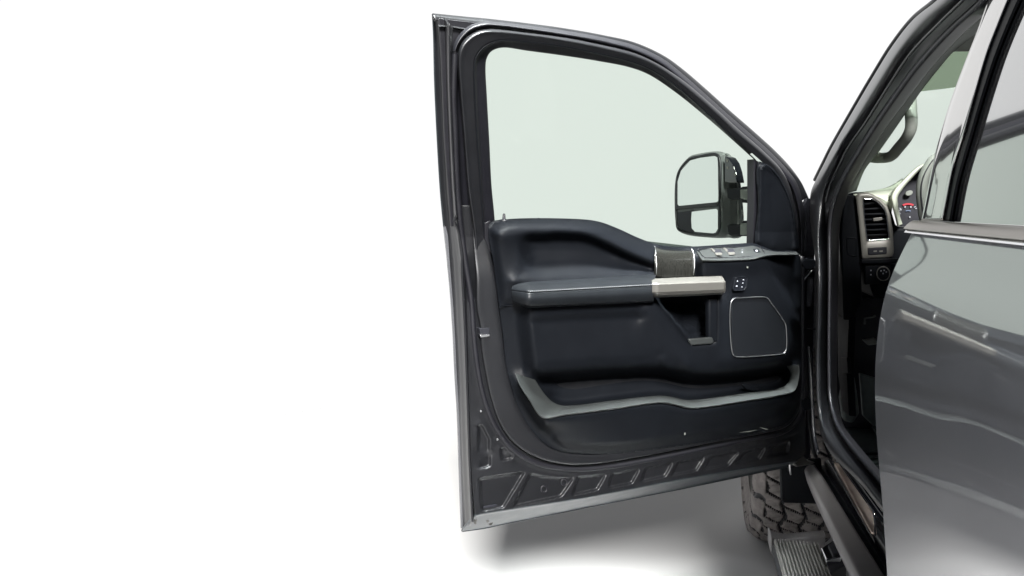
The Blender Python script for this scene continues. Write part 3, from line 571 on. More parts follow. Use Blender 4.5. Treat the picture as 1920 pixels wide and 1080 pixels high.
poly('wide_mirror_glass', gl, 'M', .010, mirror_m, mirror, thick=.004, bevel=0)
poly('wide_mirror_recess', [(1270.5, 398), (1300, 394), (1300, 435.5), (1280, 432), (1272, 424)], 'M', .0075, dark_in, mirror, thick=.004, bevel=0)
tube('mirror_bezel', cv([(1268.5, 340), (1275, 318), (1293, 298), (1312, 293), (1341, 289), (1348, 294), (1349, 380), (1349, 430), (1343, 440), (1324, 441), (1289, 437), (1272, 430), (1268.5, 412)], 'M', .006, 120, True, True), .0042, rubber, mirror, closed=True)
tube('mirror_divider', cv([(1269, 390), (1310, 386), (1348, 383)], 'M', .006, 20, False), .0065, rubber, mirror)
poly('marker_lamp', [(1358, 292), (1367, 296), (1374, 306), (1379, 322), (1383, 343), (1358, 343)], 'M', .0, gloss, mirror, thick=.03, bevel=.004)
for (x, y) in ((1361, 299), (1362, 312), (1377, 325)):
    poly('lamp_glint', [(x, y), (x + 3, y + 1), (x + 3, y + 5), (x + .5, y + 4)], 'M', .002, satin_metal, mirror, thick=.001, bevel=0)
for (y0, y1, y2, y3) in ((352, 350, 374, 382), (420, 414, 443, 444)):
    poly('mirror_arm', [(1362, y0 + 2), (1372, y0), (1388, y0 + 1), (1390, y1), (1416, y1 - 2), (1416, y3), (1390, y3 - 2), (1388, y2), (1370, y2), (1363, y2 - 3)], 'M', .006, plastic2, mirror, thick=.03, bevel=.006)
    poly('mirror_arm_cover', [(1387, y1 + 5), (1409, y1 + 3), (1408, y3 - 4), (1387, y2 - 2)], 'M', .010, gtrim, mirror, thick=.02, bevel=.004)

# =================================================================== BODY SIDE AND A-PILLAR
n_b = 240
E0 = [(1800, -45), (1758, 0), (1715, 35), (1677, 82), (1638, 144), (1599, 210), (1560, 278), (1547, 304), (1530, 338), (1521, 360), (1519, 400), (1524, 450), (1532, 520), (1530, 600), (1530, 700), (1534, 780), (1546, 830), (1568, 862), (1612, 905), (1655, 960)]
E0b = [(1812, -45), (1770, 0), (1727, 38), (1688, 86), (1648, 148), (1608, 214), (1570, 280), (1555, 306), (1538, 340), (1530, 364), (1529, 400), (1531, 450), (1536, 520), (1535, 600), (1534, 700), (1537, 775), (1548, 822), (1572, 857), (1615, 901), (1658, 956)]
E1 = [(1833, -45), (1791, 0), (1747, 38), (1698, 92), (1658, 154), (1616, 221), (1583, 270), (1566, 306), (1550, 340), (1541, 370), (1539, 410), (1538, 450), (1541, 520), (1540, 600), (1538, 700), (1541, 765), (1550, 805), (1577, 846), (1619, 895), (1664, 952)]
E1b = [(1848, -45), (1806, 0), (1761, 44), (1708, 100), (1666, 162), (1623, 230), (1590, 278), (1572, 314), (1556, 348), (1548, 380), (1545, 415), (1544, 450), (1546, 520), (1545, 600), (1544, 700), (1546, 755), (1555, 796), (1579, 838), (1623, 892), (1670, 950)]
E2 = [(1872, -45), (1832, 3), (1778, 53), (1717, 120), (1674, 178), (1632, 240), (1601, 290), (1580, 326), (1565, 360), (1556, 390), (1552, 420), (1551, 450), (1551, 520), (1550, 600), (1550, 700), (1552, 750), (1564, 796), (1588, 836), (1628, 886), (1676, 945)]
E2b = [(1878, -42), (1838, 6), (1784, 56), (1722, 124), (1679, 182), (1637, 244), (1606, 294), (1585, 330), (1570, 364), (1561, 394), (1557, 424), (1556, 450), (1556, 520), (1555, 600), (1555, 700), (1557, 748), (1569, 794), (1593, 832), (1633, 881), (1680, 939)]
E3 = [(1900, -30), (1858, 16), (1808, 60), (1748, 124), (1702, 184), (1656, 246), (1622, 300), (1603, 334), (1588, 368), (1578, 400), (1574, 430), (1573, 460), (1571, 520), (1570, 600), (1569, 700), (1571, 749), (1581, 796), (1607, 832), (1648, 880), (1692, 930)]
def ext(A):
    k = np.linspace(1, 0, 14, endpoint=False)[:, None]          # the roof rail running on above the rear door
    up = A[0] - A[6]; sl = up[2] / max(1e-6, -(up @ T))
    E = A[0] - T * k * 1.6 + np.array([0, 0, 1.0]) * (sl * .10 * (1 - np.exp(-k * 16))) - NS * .06 * k
    return np.vstack([E, A])
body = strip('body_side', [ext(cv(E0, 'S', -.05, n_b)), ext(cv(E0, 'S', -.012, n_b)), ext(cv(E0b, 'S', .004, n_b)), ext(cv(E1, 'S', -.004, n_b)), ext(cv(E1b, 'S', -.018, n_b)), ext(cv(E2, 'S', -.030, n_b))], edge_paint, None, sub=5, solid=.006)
def upl(ds, up): return None
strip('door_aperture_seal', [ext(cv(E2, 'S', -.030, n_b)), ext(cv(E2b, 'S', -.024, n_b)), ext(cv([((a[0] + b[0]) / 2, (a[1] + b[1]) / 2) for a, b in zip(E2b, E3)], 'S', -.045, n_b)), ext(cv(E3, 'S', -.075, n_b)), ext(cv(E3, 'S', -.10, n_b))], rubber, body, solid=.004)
tube('seal_bead', cv(E2b, 'S', -.022, n_b), .004, rubber, body)
tube('body_bead', cv(E1b[:10], 'S', -.008, 120), .0026, edge_paint, body)
tube('roof_ditch_trim', cv([(x - 2, y - 1) for x, y in E0[:9]], 'S', -.05, 100), .006, rubber, body)
# inner pillar step: darker inner return
E4 = [(1905, -8), (1866, 34), (1822, 72), (1772, 128), (1720, 190), (1674, 256), (1640, 304), (1620, 336), (1607, 362), (1600, 380), (1592, 440), (1586, 500), (1584, 600), (1584, 700), (1584, 760), (1594, 790), (1620, 825), (1660, 872)]
# grey pillar trim with grab handle
PT0 = [(1880, -10), (1858, 18), (1808, 62), (1748, 126), (1702, 186), (1656, 248), (1622, 302), (1603, 336), (1590, 362)]
PT1 = [(1880, 22), (1838, 58), (1789, 96), (1762, 127), (1728, 170), (1712, 193), (1648, 285), (1622, 318), (1606, 358)]
ptrim = strip('pillar_trim', [cv(PT0, 'S', -.085, 100), cv([((a[0] * .6 + b[0] * .4), (a[1] * .6 + b[1] * .4)) for a, b in zip(PT0, PT1)], 'S', -.11, 100), cv(PT1, 'S', -.19, 100)], gtrim, None, solid=.006)
hh = [(1704, 186), (1708, 212), (1708, 240), (1700, 258), (1685, 277), (1670, 293), (1652, 296), (1628, 292)]
tube('grab_handle', cv(hh, 'S', -.20, 60), np.interp(np.linspace(0, 1, 60), [0, .15, .5, .85, 1], [.019, .0155, .0145, .0155, .021]), gtrim, ptrim, seg=14)
# windshield
ws = poly('windshield', [(1560, 372, -1.0 + 1.02), (1860, 372, .02), (1930, 30, .72), (1760, 30, .72)], 'B', None, screen_glass, None, thick=.005, bevel=0) if False else None
def WS(x, y, off=0):      # the raked glass plane
    nW = np.array([0, 0, 0.0]); rake = R(32)
    nW = T * math.sin(rake) + np.array([0, 0, 1.0]) * math.cos(rake)
    p0 = HG + T * .30 + np.array([0, 0, 1.40]) + nW * off
    r = ray(x, y); k = ((p0 - CAM) @ nW) / (r @ nW); return CAM + r * k[..., None]
MODE['W'] = WS
def wpoly(name, pts, off, mat, parent, thick=.005, label=None):
    A = np.asarray(pts, float); W = WS(A[:, 0], A[:, 1], off); k = len(W)
    nW = T * math.sin(R(32)) + np.array([0, 0, 1.0]) * math.cos(R(32))
    B = W + nW * thick
    return mk(name, np.vstack([W, B]), [list(range(k)), list(range(k, 2 * k))] + [(i, i + 1 if i < k - 1 else 0, (i + 1) % k + k, i + k) for i in range(k)], mat, parent, smooth=False, face_cam=False)
ws = wpoly('windshield', [(1570, 366), (1900, 366), (1900, 40), (1790, 60), (1720, 120), (1640, 230)], 0, screen_glass, None)
vis = pbr('green_sun_band', (.17, .20, .15), .6)
wpoly('shade_band', [(1722, 172), (1775, 166), (1830, 158), (1850, 92), (1780, 94)], -.012, glassmat('green_shade_band', (.60, .65, .575), .2), ws, .002)
wpoly('header_trim', [(1780, 97), (1850, 96), (1880, 20), (1830, 20), (1800, 60)], -.02, gtrim, ws, .01)
hdr = poly('sun_visor', [(1800, 84), (1812, 74), (1845, 60), (1845, 92), (1815, 93)], 'B', .35, dark_in, None, thick=.02, bevel=.006)

# =================================================================== REAR DOOR
ss = np.linspace(1.0, 2.25, 60)
zz = np.concatenate([np.linspace(.42, LZ[-1], 110)])
V = []
for s in ss:
    for z in zz:
        dd = float(dlow(z)) - (0.0025 * 0)
        V.append(HG - T * s + NS * dd + np.array([0, 0, z]))
rdoor = mk('rear_door', V, grid_faces(len(ss), len(zz)), paint, None, solid=.0)
# front edge return of the rear door
V = []
for o_ in (0, .002, .006, .03, .06):
    for z in zz:
        V.append(HG - T * (1.0 + (-.0015 if 0 < o_ < .007 else 0)) + NS * (float(dlow(z)) - o_) + np.array([0, 0, z]))
mk('door_front_edge', V, grid_faces(5, len(zz)), edge_paint, rdoor, face_cam=False)
# belt moulding
def along(name, prof, mat, s0, s1, parent, n=30, end=True):
    """a moulding run along the truck; prof = list of (outward, z)"""
    V = []
    for s in np.linspace(s0, s1, n):
        for d, z in prof: V.append(HG - T * s + NS * d + np.array([0, 0, z]))
    f = grid_faces(n, len(prof))
    if end: f.append(tuple(range(len(prof))))
    return mk(name, V, f, mat, parent, smooth=True, sharp=40)
bt = PB(np.array([1722., 1715., 1708., 1703.]), np.array([413.5, 417., 431., 436.]), 1.0); bd = (bt - HG) @ NS; bz = bt[:, 2]
print('belt', bd, bz)
along('belt_moulding', [(bd[0] - .03, bz[0] - .001), (bd[0] + .004, bz[0]), (bd[1] + .004, bz[1]), (bd[1] + .008, bz[1] - .004), (bd[2] + .008, bz[2] + .002), (bd[2] + .004, bz[2]), (bd[2] - .02, bz[2])], belt_m, .985, 2.25, rdoor)
along('belt_lower_bead', [(bd[2] - .01, bz[2]), (bd[2] + .005, bz[2] - .0005), (bd[3] + .004, bz[3]), (bd[3] - .01, bz[3])], chrome, .99, 2.25, rdoor)
# pillar trims and rear glass (upper body surface)
PA = [(1880, -60), (1853, 0), (1832, 58), (1809, 117), (1778, 202), (1750.5, 299), (1733, 385), (1727, 414)]
PBc = [(1918, -60), (1890.5, 0), (1870, 50), (1852, 97), (1824, 194), (1809, 249), (1789, 311), (1774, 385), (1768, 414)]
PC = [(1950, -60), (1920, 0), (1894, 58), (1871, 117), (1848, 187), (1824, 268), (1801, 350), (1789, 416)]
def mixp(A, B, k, n=80):
    a = spline(A, n); b = spline(B, n); return a * (1 - k) + b * k
def RL(P, off): return PR(P[:, 0], P[:, 1], off)
app = [RL(mixp(PA, PBc, 0), -.04), RL(mixp(PA, PBc, 0), -.003), RL(mixp(PA, PBc, .03), .0008)] + [RL(mixp(PA, PBc, k), .002 + .0005 * math.sin(math.pi * k)) for k in (.15, .3, .5, .7, .85, .97)] + [RL(mixp(PA, PBc, 1), -.008)]
strip('pillar_applique', app, mirror_black, rdoor, sub=2, solid=.003)
strip('window_run_seal', [RL(mixp(PBc, PC, 0), -.006), RL(mixp(PBc, PC, .12), -.001), RL(mixp(PBc, PC, .75), -.001), RL(mixp(PBc, PC, .8), -.006), RL(mixp(PBc, PC, 1), -.004)], plastic2, rdoor, sub=3, solid=.004)
V = []; zg = np.linspace(1.40, 1.95, 24)
cC = spline(PC, 24)
gr = []
Pc = RL(cC, -.007)
rows = [Pc]
for s_add in (.05, .2, .4, .7, 1.0):
    q = Pc - T * s_add; rows.append(q)
mk('rear_window', np.stack(rows).reshape(-1, 3), grid_faces(6, 24), privacy, rdoor)

# =================================================================== ROCKER, SKIRT, SILL
K = lambda pts, z, n=120: cv(pts, 'Z', z, n, False)
kn = [K([(1508, 888), (1513, 905), (1540, 966), (1575, 1042), (1640, 1180)], .50), K([(1508, 884), (1514, 903), (1541, 963), (1577, 1040), (1644, 1180)], .575), K([(1510, 878), (1518, 900), (1546, 957), (1583, 1033), (1655, 1180)], .600), K([(1515, 873), (1524, 895), (1552, 950), (1592, 1025), (1672, 1180)], .612), K([(1526, 871), (1543, 898), (1580, 958), (1620, 1024), (1715, 1180)], .622), K([(1529, 873), (1548, 901), (1585, 962), (1627, 1030), (1722, 1180)], .60)]
rock = strip('rocker_panel', kn, skirt_m, None, sub=4, solid=.004)
strip('rocker_flange', [K([(1529, 873), (1548, 901), (1585, 962), (1627, 1030), (1722, 1180)], .60), K([(1538, 872), (1556, 900), (1594, 960), (1640, 1034), (1730, 1180)], .585), K([(1545, 872), (1564, 900), (1604, 962), (1652, 1040), (1738, 1180)], .60)], plastic2, rock, solid=.004)
strip('sill_flange', [K([(1545, 872), (1564, 900), (1604, 962), (1652, 1040), (1738, 1180)], .60), K([(1546, 866), (1566, 895), (1607, 956), (1655, 1030), (1740, 1165)], .635), K([(1550, 862), (1572, 893), (1614, 953), (1662, 1022), (1748, 1150)], .650), K([(1556, 860), (1580, 893), (1622, 955), (1668, 1020), (1755, 1140)], .645)], edge_paint, rock, sub=4, solid=.004)
sp_ = poly('sill_plate', [(1564, 868), (1572, 868), (1640, 965), (1644, 1000), (1634, 997), (1586, 908)], 'Z', .662, plate, rock, thick=.006, bevel=.001)
poly('sill_plate_leg', [(1552, 862), (1564, 870), (1592, 912), (1634, 997), (1640, 1015), (1600, 945)], 'Z', .656, gloss, rock, thick=.006, bevel=.001)
strip('inner_sill', [K([(1556, 842), (1572, 866), (1640, 962), (1700, 1050)], .660), K([(1560, 838), (1580, 862), (1644, 950), (1705, 1035)], .668), K([(1568, 832), (1592, 858), (1648, 930), (1710, 1012)], .668), K([(1574, 830), (1598, 854), (1652, 920), (1714, 1000)], .655)], gloss, rock, sub=4, solid=.004)
tube('sill_seam', K([(1638, 962), (1640, 980), (1641, 1006)], .668, 10), .002, dark_in, rock)
tube('sill_bead', K([(1628, 945), (1632, 950), (1640, 964)], .672, 10), .002, chrome, rock)
strip('carpet_edge', [K([(1570, 790), (1578, 808), (1602, 842), (1650, 902), (1700, 965)], .69), K([(1575, 790), (1583, 808), (1607, 841), (1655, 898), (1704, 958)], .700), K([(1580, 792), (1589, 810), (1613, 842), (1660, 894), (1710, 950)], .690)], mat_rub, rock, sub=4, solid=.004)

# =================================================================== INTERIOR
dash = poly('dashboard', [(1582, 366), (1606, 360), (1640, 362), (1668, 378), (1674, 400), (1682, 426), (1790, 428), (1790, 560), (1640, 560), (1618, 490), (1612, 540), (1596, 600), (1580, 600), (1578, 440)], 'B', -.02, plastic, None, thick=.30, bevel=.01)
strip('dash_top', [cv([(1602, 361), (1630, 358), (1666, 350), (1692, 334)], 'B', -.30, 60), cv([(1600, 363), (1632, 361), (1660, 366), (1676, 372)], 'B', -.03, 60), cv([(1602, 370), (1632, 370), (1658, 382), (1672, 398)], 'B', -.01, 60)], dash_m, dash, sub=5, solid=.004)
vo = [(1604, 368), (1609, 362), (1627, 361), (1636, 364), (1652, 375), (1664, 387), (1669, 402), (1674, 432), (1676, 470), (1674, 482), (1616, 486), (1613, 454), (1609, 411)]
vi = [(1618, 373), (1635, 373), (1646, 379), (1657, 390), (1662, 404), (1667, 447), (1640, 450), (1626, 451), (1621, 411)]
vic = (1642, 412)
vs_c = spline(vo, 90, True, True); 
def radial(P, k):
    c = np.array(vic); return c + (np.asarray(P) - c) * k
def rayin(poly_, ang, c=vic):
    best = 1e9; dx, dy = math.cos(ang), math.sin(ang)
    for i in range(len(poly_)):
        a = np.array(poly_[i], float) - c; b = np.array(poly_[(i + 1) % len(poly_)], float) - c; e_ = b - a
        den = dx * e_[1] - dy * e_[0]
        if abs(den) < 1e-9: continue
        t = (a[0] * e_[1] - a[1] * e_[0]) / den; s = (a[0] * dy - a[1] * dx) / den
        if t > 0 and 0 <= s <= 1: best = min(best, t)
    return (c[0] + dx * best, c[1] + dy * best)
angs = np.linspace(0, 2 * math.pi, 140, endpoint=False)
o1 = np.array([rayin(vo, q) for q in angs]); i1 = np.array([rayin(vi, q) for q in angs])
cvb = lambda P, s: PB(P[:, 0], P[:, 1], s)
vent = strip('vent_surround', [cvb(o1, .00), cvb(o1, .022), cvb(o1 * .92 + i1 * .08, .030), cvb(o1 * .5 + i1 * .5, .033), cvb(o1 * .1 + i1 * .9, .029), cvb(i1, .022), cvb(i1, .0)], vent_metal, dash, sub=3, solid=0, closed=True)
tube('vent_chrome', cvb(i1, .031), .0012, chrome, dash, closed=True)
poly('vent_cavity', [(1617, 371), (1636, 371), (1660, 390), (1670, 450), (1624, 454)], 'B', -.008, dark_in, dash, thick=.01, bevel=0)
for k in range(7):
    y = 381 + k * 9.8; xl = 1619 + k * .9; xr = min(1668, 1640 + k * 9) if k < 3 else 1664 + (k - 3) * 1.0
    poly('vent_slat', [(xl, y), (xr, y - 1.5), (xr, y + 1.5), (xl, y + 3)], 'B', .018, plastic2, dash, thick=.03, bevel=.001)
poly('vent_tab', [(1637, 409), (1654, 407), (1655, 412), (1648, 414), (1638, 415)], 'B', .026, satin_metal, dash, thick=.01, bevel=.001)
poly('vent_button_pad', [(1627, 465), (1663, 463), (1663, 476), (1628, 478)], 'B', .035, dark_in, dash, thick=.01, bevel=.002)
for x in (1641, 1652): poly('button_legend', [(x - 3, 470), (x + 3, 469.5), (x + 3, 472), (x - 3, 472.5)], 'B', .036, vent_metal, dash, thick=.001, bevel=0)
poly('dash_end_cap', [(1583, 364), (1604, 366), (1609, 411), (1614, 486), (1617, 560), (1600, 600), (1582, 600), (1577, 440)], 'B', .015, plastic, dash, thick=.03, bevel=.004)
tube('dash_end_recess', cv([(1588, 446), (1589, 474), (1592, 478), (1606, 481), (1606, 447)], 'B', .016, 40, False, True), .0016, plastic2, dash, closed=True)
poly('lower_dash_shelf', [(1614, 486), (1676, 483), (1690, 486), (1690, 494), (1616, 495)], 'B', .03, plastic2, dash, thick=.03, bevel=.004)
a = np.linspace(0, 2 * math.pi, 32, endpoint=False)
poly('light_switch_panel', [(1622, 498), (1670, 494), (1670, 530), (1622, 534)], 'B', .02, plastic2, dash, thick=.02, bevel=.003)
poly('light_switch_knob', [(1656 + 11 * math.cos(q), 513 + 12 * math.sin(q)) for q in a], 'B', .035, plastic2, dash, thick=.02, bevel=.002)
tube('light_switch_ring', PB(1656 + 12 * np.cos(a), 513 + 13 * np.sin(a), .033), .0016, vent_metal, dash, closed=True)
for x, y in ((1652, 508), (1658, 507), (1662, 510), (1656, 513), (1633, 507), (1633, 515)):
    poly('switch_legend', [(x - 1.2, y - 1.2), (x + 1.2, y - 1.2), (x + 1.2, y + 1.2), (x - 1.2, y + 1.2)], 'B', .0365 if x > 1640 else .0225, white_mark, dash, thick=.001, bevel=0)
# cluster
ho = [(1682, 424), (1677, 403), (1672, 384), (1669.5, 369), (1676, 355), (1690, 340), (1707, 323), (1722, 311), (1736, 306), (1752, 303), (1790, 300)]
hi = [(1692, 420), (1687, 403), (1684, 385), (1683, 371), (1692, 355), (1710, 334), (1728, 316), (1737, 310.5), (1746, 308), (1760, 307), (1792, 305)]
hm = lambda k: [(a_[0] * (1 - k) + b_[0] * k, a_[1] * (1 - k) + b_[1] * k) for a_, b_ in zip(ho, hi)]
strip('cluster_hood', [cv(ho, 'B', -.12, 120), cv(ho, 'B', -.01, 120), cv(hm(.15), 'B', .02, 120), cv(hm(.6), 'B', .025, 120), cv(hm(.95), 'B', .015, 120), cv(hi, 'B', -.01, 120), cv(hi, 'B', -.07, 120)], dash_m, dash, sub=4, solid=0)
clus = poly('instrument_cluster', [(1680, 372), (1690, 353), (1726, 312), (1790, 303), (1790, 424), (1690, 424), (1683, 400)], 'B', -.06, dark_in, dash, thick=.02, bevel=0)
cc = (1704, 402)
def arc(cx, cy, r0, r1, a0, a1, s, name, mat, n=16, tk=.001):
    q = np.linspace(R(a0), R(a1), n); pts = [(cx + r1 * math.cos(t), cy - r1 * .8 * math.sin(t)) for t in q] + [(cx + r0 * math.cos(t), cy - r0 * .8 * math.sin(t)) for t in q[::-1]]
    return poly(name, pts, 'B', s, mat, dash, thick=tk, bevel=0)
arc(1703, 396, 15, 19, 55, 125, -.055, 'gauge_red_arc', red_lit)
arc(1703, 402, 8, 10, 60, 120, -.055, 'gauge_blue_arc', blue_lit)
for q in (150, 165, 180, 195): arc(1703, 397, 15, 18.5, q, q + 5, -.055, 'gauge_tick', white_mark, 3)
for q in (40, 25): arc(1703, 397, 15, 18.5, q, q + 5, -.055, 'gauge_tick', white_mark, 3)
for x, y in ((1697, 388), (1708, 388), (1689, 393), (1706, 407)): poly('gauge_figure', [(x - 1, y - 1.5), (x + 1.2, y - 1.5), (x + 1, y + 1.5), (x - 1.2, y + 1.5)], 'B', -.054, white_mark, dash, thick=.001, bevel=0)
poly('cluster_stalk', [(1700 + 7 * math.cos(q) * 1.0 + 5, 362 + 5 * math.sin(q) - 1.5 * math.cos(q)) for q in a], 'B', -.04, gtrim, dash, thick=.01, bevel=.002)
# steering wheel rim
wh = [(1775, 292), (1752, 299), (1742, 312), (1733, 330), (1729, 346), (1728, 363), (1730, 384), (1733, 405), (1742, 440), (1756, 470), (1790, 500)]
sw = tube('steering_wheel', cv(wh, 'B', .18, 90), .014, gtrim, None, seg=14)
tube('wheel_seam', cv([(x - 1, y) for x, y in wh], 'B', .195, 60), .0014, dark_in, sw)
# pedals, levers, footwell
foot = poly('footwell', [(1572, 560), (1700, 560), (1700, 760), (1585, 760), (1575, 700)], 'B', -.45, dark_in, None, thick=.03, bevel=0)
poly('kick_panel', [(1568, 440), (1590, 470), (1592, 600), (1588, 700), (1592, 780), (1580, 770), (1571, 700)], 'S', -.13, plastic, foot, thick=.02, bevel=.003)
poly('kick_panel_cover', [(1577, 670), (1588, 670), (1590, 700), (1579, 701)], 'S', -.125, plastic2, foot, thick=.01, bevel=.002)
poly('footwell_floor', [(1575, 720), (1700, 720), (1760, 980), (1700, 980), (1600, 860)], 'Z', .62, mat_rub, foot, thick=.02, bevel=0)
poly('foot_rest', [(1582, 790), (1577, 750), (1583, 715), (1592, 706), (1603, 706), (1608, 740), (1612, 775), (1600, 795)], 'B', -.30, mat_rub, foot, thick=.05, bevel=.015)
poly('floor_mat', [(1583, 796), (1614, 782), (1646, 800), (1670, 842), (1608, 845)], 'Z', .648, mat_rub, foot, thick=.02, bevel=.006)
tube('mat_rim', cv([(1606, 762), (1618, 785), (1638, 803), (1650, 820)], 'Z', .655, 30), .006, mat_rub, foot)
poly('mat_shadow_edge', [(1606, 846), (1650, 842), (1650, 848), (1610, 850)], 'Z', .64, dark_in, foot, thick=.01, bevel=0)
for k in range(3): poly('scuff_rib', [(1620 + k * 8, 853 + k * 10), (1660, 851 + k * 10), (1660, 856 + k * 10), (1623 + k * 8, 858 + k * 10)], 'Z', .632, mat_rub, foot, thick=.008, bevel=.003)
tube('release_lever', cv([(1621, 608), (1621, 597), (1636, 595), (1642, 592)], 'B', -.05, 20, False), .0028, gtrim, foot)
poly('brake_pedal', [(1618, 638), (1642, 634), (1645, 646), (1628, 648)], 'B', -.22, gtrim, foot, thick=.02, bevel=.004)
poly('footwell_carpet', [(1612, 700), (1650, 712), (1655, 800), (1638, 800), (1618, 780)], 'B', -.36, mat_rub, foot, thick=.02, bevel=.004)
# cabin shell that keeps the inside dark
def wbox(name, lo, hi, mat, parent, label=None):
    """box in truck coordinates: (back, inward, z)"""
    V = [HG - T * s - NS * i_ + np.array([0, 0, z]) for s in (lo[0], hi[0]) for i_ in (lo[1], hi[1]) for z in (lo[2], hi[2])]
    f = [(0, 1, 3, 2), (4, 6, 7, 5), (0, 4, 5, 1), (2, 3, 7, 6), (0, 2, 6, 4), (1, 5, 7, 3)]
    o = mk(name, V, f, mat, parent, smooth=False, face_cam=False, label=label)
    m = o.modifiers.new('bevel', 'BEVEL'); m.width = .02; m.segments = 3
    return o
shell = wbox('cab_roof', (.80, .20, 1.86), (3.2, 1.70, 1.92), paint, None)
wbox('cabin_floor', (-.45, .20, .50), (3.2, 1.7, .60), dark_in, shell)
wbox('firewall', (-.55, .16, .60), (-.48, 1.7, 1.22), dark_in, shell)
wbox('far_side', (-.5, 1.72, .55), (3.2, 1.80, 1.35), dark_in, shell)
wbox('cab_back', (3.1, .1, .55), (3.2, 1.75, 1.86), dark_in, shell)
wbox('underbody', (-.3, .25, .42), (3.2, 1.6, .50), dark_in, shell)

# =================================================================== WING, BONNET, WHEEL
def wing_top(s): return 1.27 - .05 * max(0, (-s - .2) / 1.5) ** 2
V = []; ns_ = 60; prof = np.linspace(0, 1, 22)
sc_ = -.92; zc = .44; rw = .54
for s in np.linspace(-.06, -1.85, ns_):
    zt = wing_top(s)
    zb = .60
    if abs(s - sc_) < rw: zb = max(zb, zc + math.sqrt(rw ** 2 - (s - sc_) ** 2))
    for t in prof:
        z = zb + (zt - zb) * t
        d = -.005 + .035 * math.sin(math.pi * min(1, (z - .5) / .9)) - .25 * max(0, t - .8) ** 2 * 5
        V.append(HG - T * s + NS * d + np.array([0, 0, z]))
wing = mk('front_wing', V, grid_faces(ns_, len(prof)), paint, None, face_cam=False, solid=.004)
V = []
for s in np.linspace(-.30, -1.85, 20):
    for i_ in np.linspace(.05, 1.85, 24):
        q = 1 - ((i_ - .95) / .95) ** 4
        V.append(HG - T * s - NS * i_ + np.array([0, 0, wing_top(s) - .03 + .07 * q - .06 * max(0, (-s - 1.2))]))
mk('bonnet', V, grid_faces(20, 24), paint, None, face_cam=False, solid=.01)
nose = wbox('front_end', (-1.95, .05, .62), (-1.80, 1.85, 1.18), paint, None)
wbox('front_bumper', (-2.10, .0, .50), (-1.90, 1.9, .74), chrome, nose)
wbox('engine_bay', (-1.80, .35, .55), (-.58, 1.5, 1.12), dark_in, nose)
# wheel (axis = truck sideways)
wc = HG + T * .98 - NS * .012 + np.array([0, 0, .43]); Rt = .43
na, nw = 720, 130
qq, vv = np.meshgrid(np.linspace(0, 2 * math.pi, na, endpoint=False), np.linspace(0, 1, nw), indexing='ij')
kk = np.where(vv < .5, vv, 1 - vv) / .22
side = (vv < .22) | (vv > .78)
kt = (vv - .22) / .56
lat = np.where(vv < .22, .055 - .004 * np.cos(kk * 3) + .012 * np.sin(np.clip(kk, 0, 1) * math.pi), np.where(vv > .78, -.245 - .012 * np.sin(np.clip(kk, 0, 1) * math.pi), .058 - .306 * kt))
rad_ = np.where(side, .24 + (Rt - .035 - .24) * kk, Rt - .035 * np.abs(2 * kt - 1) ** 6)
def sm(x, a): return np.clip(1 - (x / a) ** 2, 0, 1) ** .5
kx = qq * 42 / (2 * math.pi); ky = lat / .075
zig = .22 * (np.abs((kx * .5 % 1) * 2 - 1) - .5)
g1 = sm(np.abs(((ky + zig * 1.3) % 1) - .5), .085)                         # running grooves, zigzag
cell = np.floor(ky + zig * 1.3 + .5)
g2 = sm(np.abs(((kx + cell * .43 + .55 * ky) % 1) - .5), .075)             # slanting cross grooves
g3 = .5 * sm(np.abs(((kx * 2 + cell * .3 - 1.1 * ky) % 1) - .5), .05)      # sipes
gt = np.maximum(np.maximum(g1, g2), g3) * (vv > .27) * (vv < .73)
gs = sm(np.abs(((kx * .5 + .06 * np.sin(vv * 60)) % 1) - .5), .10) * (((vv > .125) & (vv <= .27)) | ((vv >= .73) & (vv < .875)))
groove = np.maximum(gt, gs)
rad_ = rad_ - .017 * gt - .013 * gs
lat = lat + .008 * ((vv > .125) & (vv < .22)) * (1 - gs)
Vt = wc + NS * lat[..., None] + (T * np.cos(qq)[..., None] + np.array([0, 0, 1.0]) * np.sin(qq)[..., None]) * rad_[..., None]
V = Vt.reshape(-1, 3)
ff = grid_faces(na, nw) + [((na - 1) * nw + j, (na - 1) * nw + j + 1, j + 1, j) for j in range(nw - 1)]
wheel = bpy.data.objects.new('front_wheel', None); C.objects.link(wheel); wheel.parent = truck
ty = mk('tyre', V, ff, tyre_m, wheel, face_cam=False, solid=0)
ty.data.materials.append(rubber)     # the grooves keep clean black rubber, the lugs are dusty
gf = groove.reshape(-1)
ty.data.polygons.foreach_set('material_index', [1 if gf[f[0]] > .5 else 0 for f in ff])
V = []
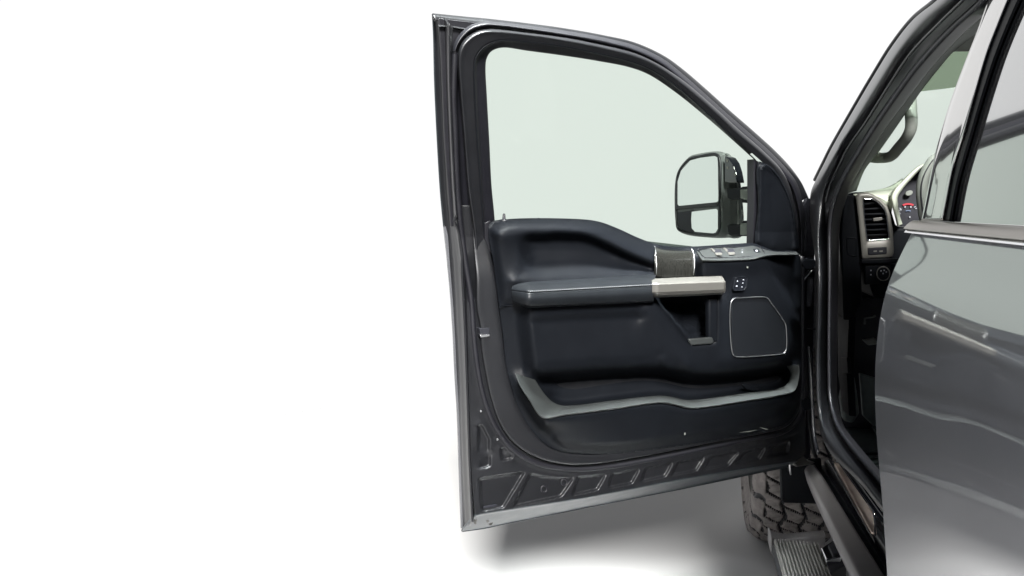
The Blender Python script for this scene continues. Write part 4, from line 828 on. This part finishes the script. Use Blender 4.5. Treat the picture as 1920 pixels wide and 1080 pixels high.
for i in range(48):
    q = 2 * math.pi * i / 48
    for lat, rr_ in ((.05, .245), (.03, .235), (.0, .20), (.01, .12), (.03, .05), (.03, .001)):
        V.append(wc + NS * lat + (T * math.cos(q) + np.array([0, 0, 1]) * math.sin(q)) * rr_)
mk('rim', V, grid_faces(48, 6) + [(47 * 6 + j, 47 * 6 + j + 1, j + 1, j) for j in range(5)], alu, wheel, face_cam=False)
flap = poly('wheel_arch_liner', [(1462, 868), (1540, 860), (1545, 940), (1538, 946), (1470, 944), (1464, 938)], 'B', -.16, plastic2, None, thick=.02, bevel=.006)

# =================================================================== STEP BOARD
zb = .40
bl0 = PZ(np.array([1446.0]), np.array([1012.0]), zb)[0]; br0 = PZ(np.array([1533.0]), np.array([1007.0]), zb)[0]
s_f = -float((bl0 - HG) @ T); i0 = -float((bl0 - HG) @ NS); i1_ = -float((br0 - HG) @ NS); print('board', s_f, i0, i1_)
board = wbox('running_board', (s_f, i0, zb - .05), (2.4, i1_, zb - .004), plastic2, None)
nr = 13
V = []; fcs = []
m_ = nr * 6
for j in range(m_ + 1):
    v = j / m_; k = (j % 6)
    hgt = {0: 0, 1: 0, 2: .011, 3: .012, 4: .011, 5: 0}[k]
    V.append((v, hgt))
VV = []
for s in (s_f + .006, s_f + .5, 2.4):
    for v, hgt in V:
        VV.append(HG - T * s - NS * (i0 + .006 + (i1_ - i0 - .012) * v) + np.array([0, 0, zb - .003 + hgt]))
mk('ribbed_tread', VV, grid_faces(3, m_ + 1), alu, board, smooth=False, face_cam=True)
poly('board_end_cap', [(1440, 985), (1448, 996), (1470, 1000), (1545, 993), (1548, 1003), (1534, 1006), (1446, 1011), (1443, 1000)], 'Z', zb - .012, skirt_m, board, thick=.05, bevel=.006)
br = poly('step_bracket', [(1540, 1027), (1563, 1012), (1583, 1030), (1577, 1044), (1549, 1049)], 'Z', .43, chrome, board, thick=.03, bevel=.003, label='bright metal bracket')
poly('bracket_pocket', [(1553, 1022), (1564, 1015), (1580, 1034), (1562, 1040)], 'Z', .435, dark_in, board, thick=.01, bevel=.001)
poly('bracket_motor', [(1549, 1050), (1578, 1041), (1588, 1058), (1556, 1075)], 'Z', .41, dark_in, board, thick=.10, bevel=.004)
